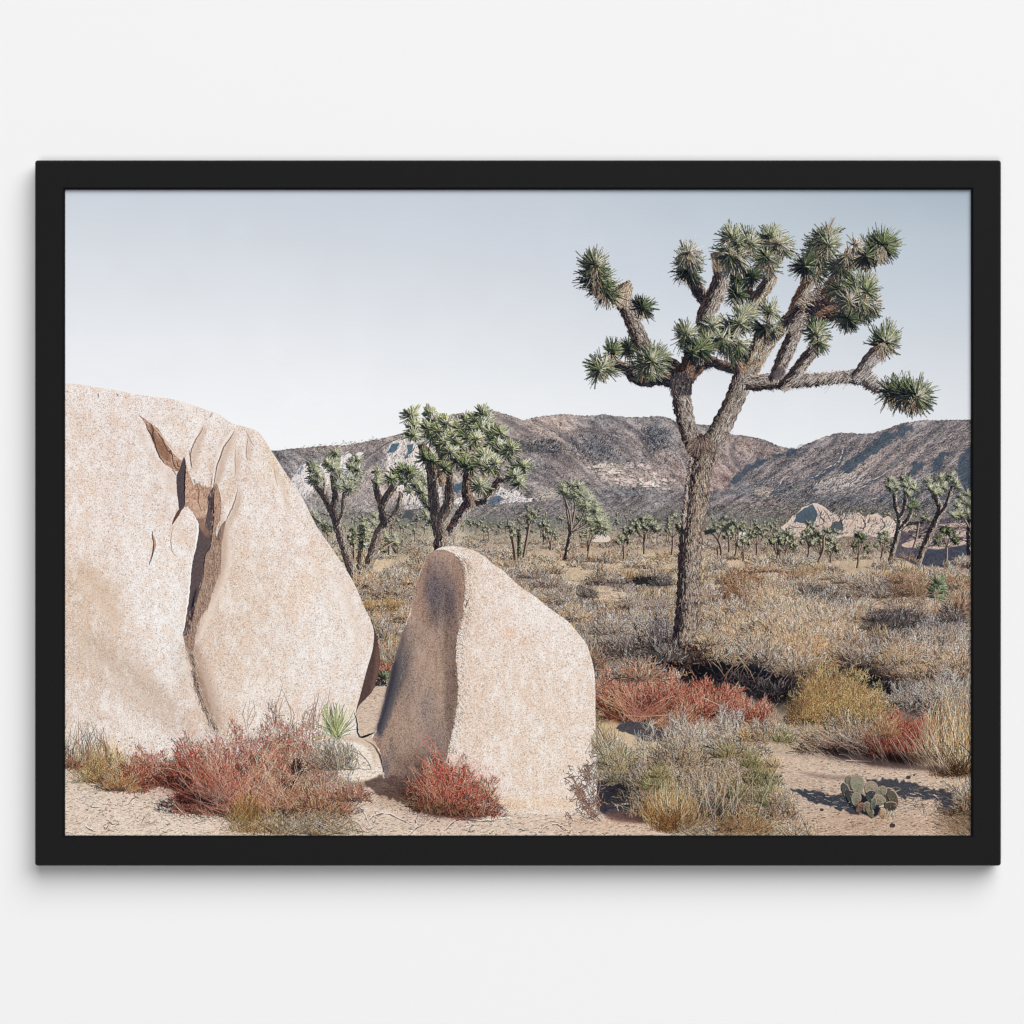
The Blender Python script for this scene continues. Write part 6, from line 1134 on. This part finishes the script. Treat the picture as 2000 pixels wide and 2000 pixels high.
# ================================================================ the place itself
MM = 0.0005                      # one photograph pixel = 0.5 mm on the front face of the frame
CAMD = 4.0                       # camera distance from the front face
DEPTH = 0.028                    # frame moulding stands this far off the wall
def P(x, y, back=0.0):
    """photograph pixel -> wall coordinates (x right, z up, y into the wall); back = distance behind the front face"""
    k = (CAMD + back) / CAMD
    return ((x - 1000) * MM * k, back - DEPTH, (1000 - y) * MM * k)

scn = bpy.context.scene
col = scn.collection
def link(name, me, mat, parent=None):
    o = bpy.data.objects.new(name, me); col.objects.link(o)
    if mat: me.materials.append(mat)
    if parent: o.parent = parent
    return o

# ---- materials
def newmat(name):
    m = bpy.data.materials.new(name); m.use_nodes = True
    nt = m.node_tree; b = nt.nodes['Principled BSDF']
    return m, nt, b
wall_m, nt, b = newmat('wall_paint')
no = nt.nodes.new('ShaderNodeTexNoise'); no.inputs['Scale'].default_value = 900; no.inputs['Detail'].default_value = 3
tc = nt.nodes.new('ShaderNodeTexCoord'); nt.links.new(tc.outputs['Object'], no.inputs['Vector'])
bp = nt.nodes.new('ShaderNodeBump'); bp.inputs['Strength'].default_value = .04; bp.inputs['Distance'].default_value = .0005
nt.links.new(no.outputs['Fac'], bp.inputs['Height']); nt.links.new(bp.outputs['Normal'], b.inputs['Normal'])
b.inputs['Base Color'].default_value = (.86, .86, .86, 1); b.inputs['Roughness'].default_value = 1; b.inputs['Specular IOR Level'].default_value = 0

frame_m, nt, b = newmat('black_lacquer')
no = nt.nodes.new('ShaderNodeTexNoise'); no.inputs['Scale'].default_value = 220; no.inputs['Detail'].default_value = 4
tc = nt.nodes.new('ShaderNodeTexCoord'); nt.links.new(tc.outputs['Object'], no.inputs['Vector'])
rp = nt.nodes.new('ShaderNodeMapRange'); rp.inputs['To Min'].default_value = .50; rp.inputs['To Max'].default_value = .60
nt.links.new(no.outputs['Fac'], rp.inputs['Value']); nt.links.new(rp.outputs['Result'], b.inputs['Roughness'])
b.inputs['Base Color'].default_value = (.0068, .0068, .0068, 1); b.inputs['Specular IOR Level'].default_value = .09
inner_m, nt, b = newmat('black_rebate')
b.inputs['Base Color'].default_value = (.004, .004, .005, 1); b.inputs['Roughness'].default_value = .7; b.inputs['Specular IOR Level'].default_value = .1
edge_m, nt, b = newmat('highlit_black_edge')
b.inputs['Base Color'].default_value = (.012, .012, .012, 1); b.inputs['Roughness'].default_value = .6; b.inputs['Specular IOR Level'].default_value = .12  # lighter than the face: edge highlight put into the base colour
back_m, nt, b = newmat('backing_board')
b.inputs['Base Color'].default_value = (.25, .18, .12, 1); b.inputs['Roughness'].default_value = .9

# ---- the printed sheet's ink
h2, w2 = H, W
ink = bpy.data.images.new('desert_print_ink', w2, h2, alpha=False, float_buffer=False)
buf = np.ones((h2, w2, 4), np.float32); buf[..., :3] = img[::-1] / 255.0
ink.pixels.foreach_set(buf.ravel()); ink.update(); ink.pack(); del buf
print_m, nt, b = newmat('matte_print_paper')
im = nt.nodes.new('ShaderNodeTexImage'); im.image = ink; im.interpolation = 'Linear'; im.extension = 'EXTEND'
nt.links.new(im.outputs['Color'], b.inputs['Base Color'])
no = nt.nodes.new('ShaderNodeTexNoise'); no.inputs['Scale'].default_value = 1500
tc = nt.nodes.new('ShaderNodeTexCoord'); nt.links.new(tc.outputs['Object'], no.inputs['Vector'])
bp = nt.nodes.new('ShaderNodeBump'); bp.inputs['Strength'].default_value = .02; bp.inputs['Distance'].default_value = .0002
nt.links.new(no.outputs['Fac'], bp.inputs['Height']); nt.links.new(bp.outputs['Normal'], b.inputs['Normal'])
b.inputs['Roughness'].default_value = 1; b.inputs['Specular IOR Level'].default_value = 0

# ---- wall: a real slab
bm = bmesh.new()
bmesh.ops.create_cube(bm, size=1, matrix=__import__('mathutils').Matrix.Translation((0, .06, 0)) @ __import__('mathutils').Matrix.Diagonal((7, .12, 6, 1)))
me = bpy.data.meshes.new('wall'); bm.to_mesh(me); bm.free()
wall = link('wall', me, wall_m); wall['kind'] = 'structure'

# ---- picture frame
root = bpy.data.objects.new('picture_frame', None); col.objects.link(root)
root['label'] = 'framed desert landscape print in a flat black frame hanging on the white wall'
root['category'] = 'framed picture'

def ring(x0, y0, x1, y1, r, n=6):
    """rounded rectangle, photograph pixels, clockwise from top left"""
    pts = []
    for cx, cy, a0 in ((x0 + r, y0 + r, 180), (x1 - r, y0 + r, 270), (x1 - r, y1 - r, 0), (x0 + r, y1 - r, 90)):
        for i in range(n):
            a = math.radians(a0 + 90 * i / (n - 1))
            pts.append((cx + math.cos(a) * r, cy + math.sin(a) * r))
    return pts
# profile of the moulding: (inset from the outer edge, distance behind the front face)
X0, Y0, X1, Y1 = 68.3, 313.0, 1955.2, 1691.0      # outer edge
IX0, IY0, IX1, IY1 = 122.0, 366.2, 1901.3, 1636.6  # where the face turns in
JX0, JY0, JX1, JY1 = 126.4, 370.2, 1897.0, 1632.4  # visible edge of the sheet
bm = bmesh.new()
def loop(r, back):
    k = CAMD / (CAMD + back)
    return [bm.verts.new(((x - 1000) * MM, back - DEPTH, (1000 - y) * MM)) for x, y in r]
loops = [(loop(ring(X0, Y0, X1, Y1, 5.5), DEPTH - .0004), 1), (loop(ring(X0, Y0, X1, Y1, 5.5), .0016), 1),
         (loop(ring(X0 + 3.6, Y0 + 3.8, X1 - 3.8, Y1 - 2.0, 3.5), .0), 0),
         (loop(ring(IX0, IY0, IX1, IY1, .6), 0), 2), (loop(ring(JX0, JY0, JX1, JY1, .4), .0012), 2),
         (loop(ring(JX0, JY0, JX1, JY1, .4), .0060), 2), (loop(ring(JX0 + -10, JY0 - 10, JX1 + 10, JY1 + 10, .4), .0060), 2)]
for (A1, _), (B1, mi) in zip(loops[:-1], loops[1:]):
    n = len(A1)
    for i in range(n):
        f = bm.faces.new((A1[i], A1[(i + 1) % n], B1[(i + 1) % n], B1[i])); 
        f.material_index = mi
for k, (A1, _) in enumerate(loops): pass
bm.normal_update()
# material per band: 0 side, 1 bevel, 2 face, 3.. rebate
n = len(loops[0][0]); fs = list(bm.faces)
band = [1, 1, 0, 2, 2, 2]
for i, f in enumerate(fs): f.material_index = band[i // n]
me = bpy.data.meshes.new('moulding'); bmesh.ops.recalc_face_normals(bm, faces=bm.faces); bm.to_mesh(me); bm.free()
mo = link('moulding', me, frame_m, root); me.materials.append(edge_m); me.materials.append(inner_m)

# ---- the sheet (sits 3 mm behind the front lip) and its backing board
def sheet(name, x0, y0, x1, y1, back, thick, mat, uv=False):
    k = (CAMD + back) / CAMD
    bm = bmesh.new()
    v = [bm.verts.new(((x - 1000) * MM * k, back - DEPTH + t, (1000 - y) * MM * k)) for t in (0, thick) for x, y in ((x0, y1), (x1, y1), (x1, y0), (x0, y0))]
    fr = bm.faces.new(v[:4])
    bm.faces.new(v[7:3:-1])
    for i in range(4): bm.faces.new((v[i], v[i + 4], v[(i + 1) % 4 + 4], v[(i + 1) % 4]))
    if uv:
        ul = bm.loops.layers.uv.new('UVMap')
        for f in bm.faces:
            for l in f.loops:
                i = v.index(l.vert) % 4
                l[ul].uv = ((0, 0), (1, 0), (1, 1), (0, 1))[i]
    me = bpy.data.meshes.new(name); bm.to_mesh(me); bm.free()
    return link(name, me, mat, root)
pr = sheet('print', OX, OY, OX + PW, OY + PH, .0045, .0006, print_m, True)
pr['label'] = 'desert landscape print with boulders and a spiky forked tree'
bk = sheet('backing_board', 100, 345, 1923, 1659, .0068, .004, back_m)

# ---- camera
cam = bpy.data.cameras.new('camera'); co = bpy.data.objects.new('camera', cam); col.objects.link(co)
co.location = (0, -DEPTH - CAMD, 0); co.rotation_euler = (math.pi / 2, 0, 0)
cam.sensor_width = 36; cam.sensor_fit = 'HORIZONTAL'; cam.lens = 36 * CAMD / (2000 * MM); cam.clip_end = 100
scn.camera = co

# ---- light: a soft lamp high on the right, a broad frontal lamp and grey room light
def lamp(name, loc, size, watts, size_y=None):
    l = bpy.data.lights.new(name, 'AREA'); l.shape = 'DISK' if size_y is None else 'ELLIPSE'; l.size = size
    if size_y: l.size_y = size_y
    l.energy = watts; l.color = (1, 1, 1)
    o = bpy.data.objects.new(name, l); col.objects.link(o); o.location = loc
    import mathutils
    d = mathutils.Vector((0, 0, 0)) - mathutils.Vector(loc); o.rotation_euler = d.to_track_quat('-Z', 'Y').to_euler()
    return o
lamp('key_softbox', (9.5, -22.5, 16.9), 30.0, 10600)
lamp('front_softbox', (-1.5, -20.0, -4.0), 5.0, 1050)
w = bpy.data.worlds.new('World'); scn.world = w; w.use_nodes = True
w.node_tree.nodes['Background'].inputs[0].default_value = (1, 1, 1, 1); w.node_tree.nodes['Background'].inputs[1].default_value = .06
scn.view_settings.view_transform = 'Standard'; scn.view_settings.look = 'None'; scn.view_settings.exposure = 0; scn.view_settings.gamma = 1
scn.view_settings.use_curve_mapping = False
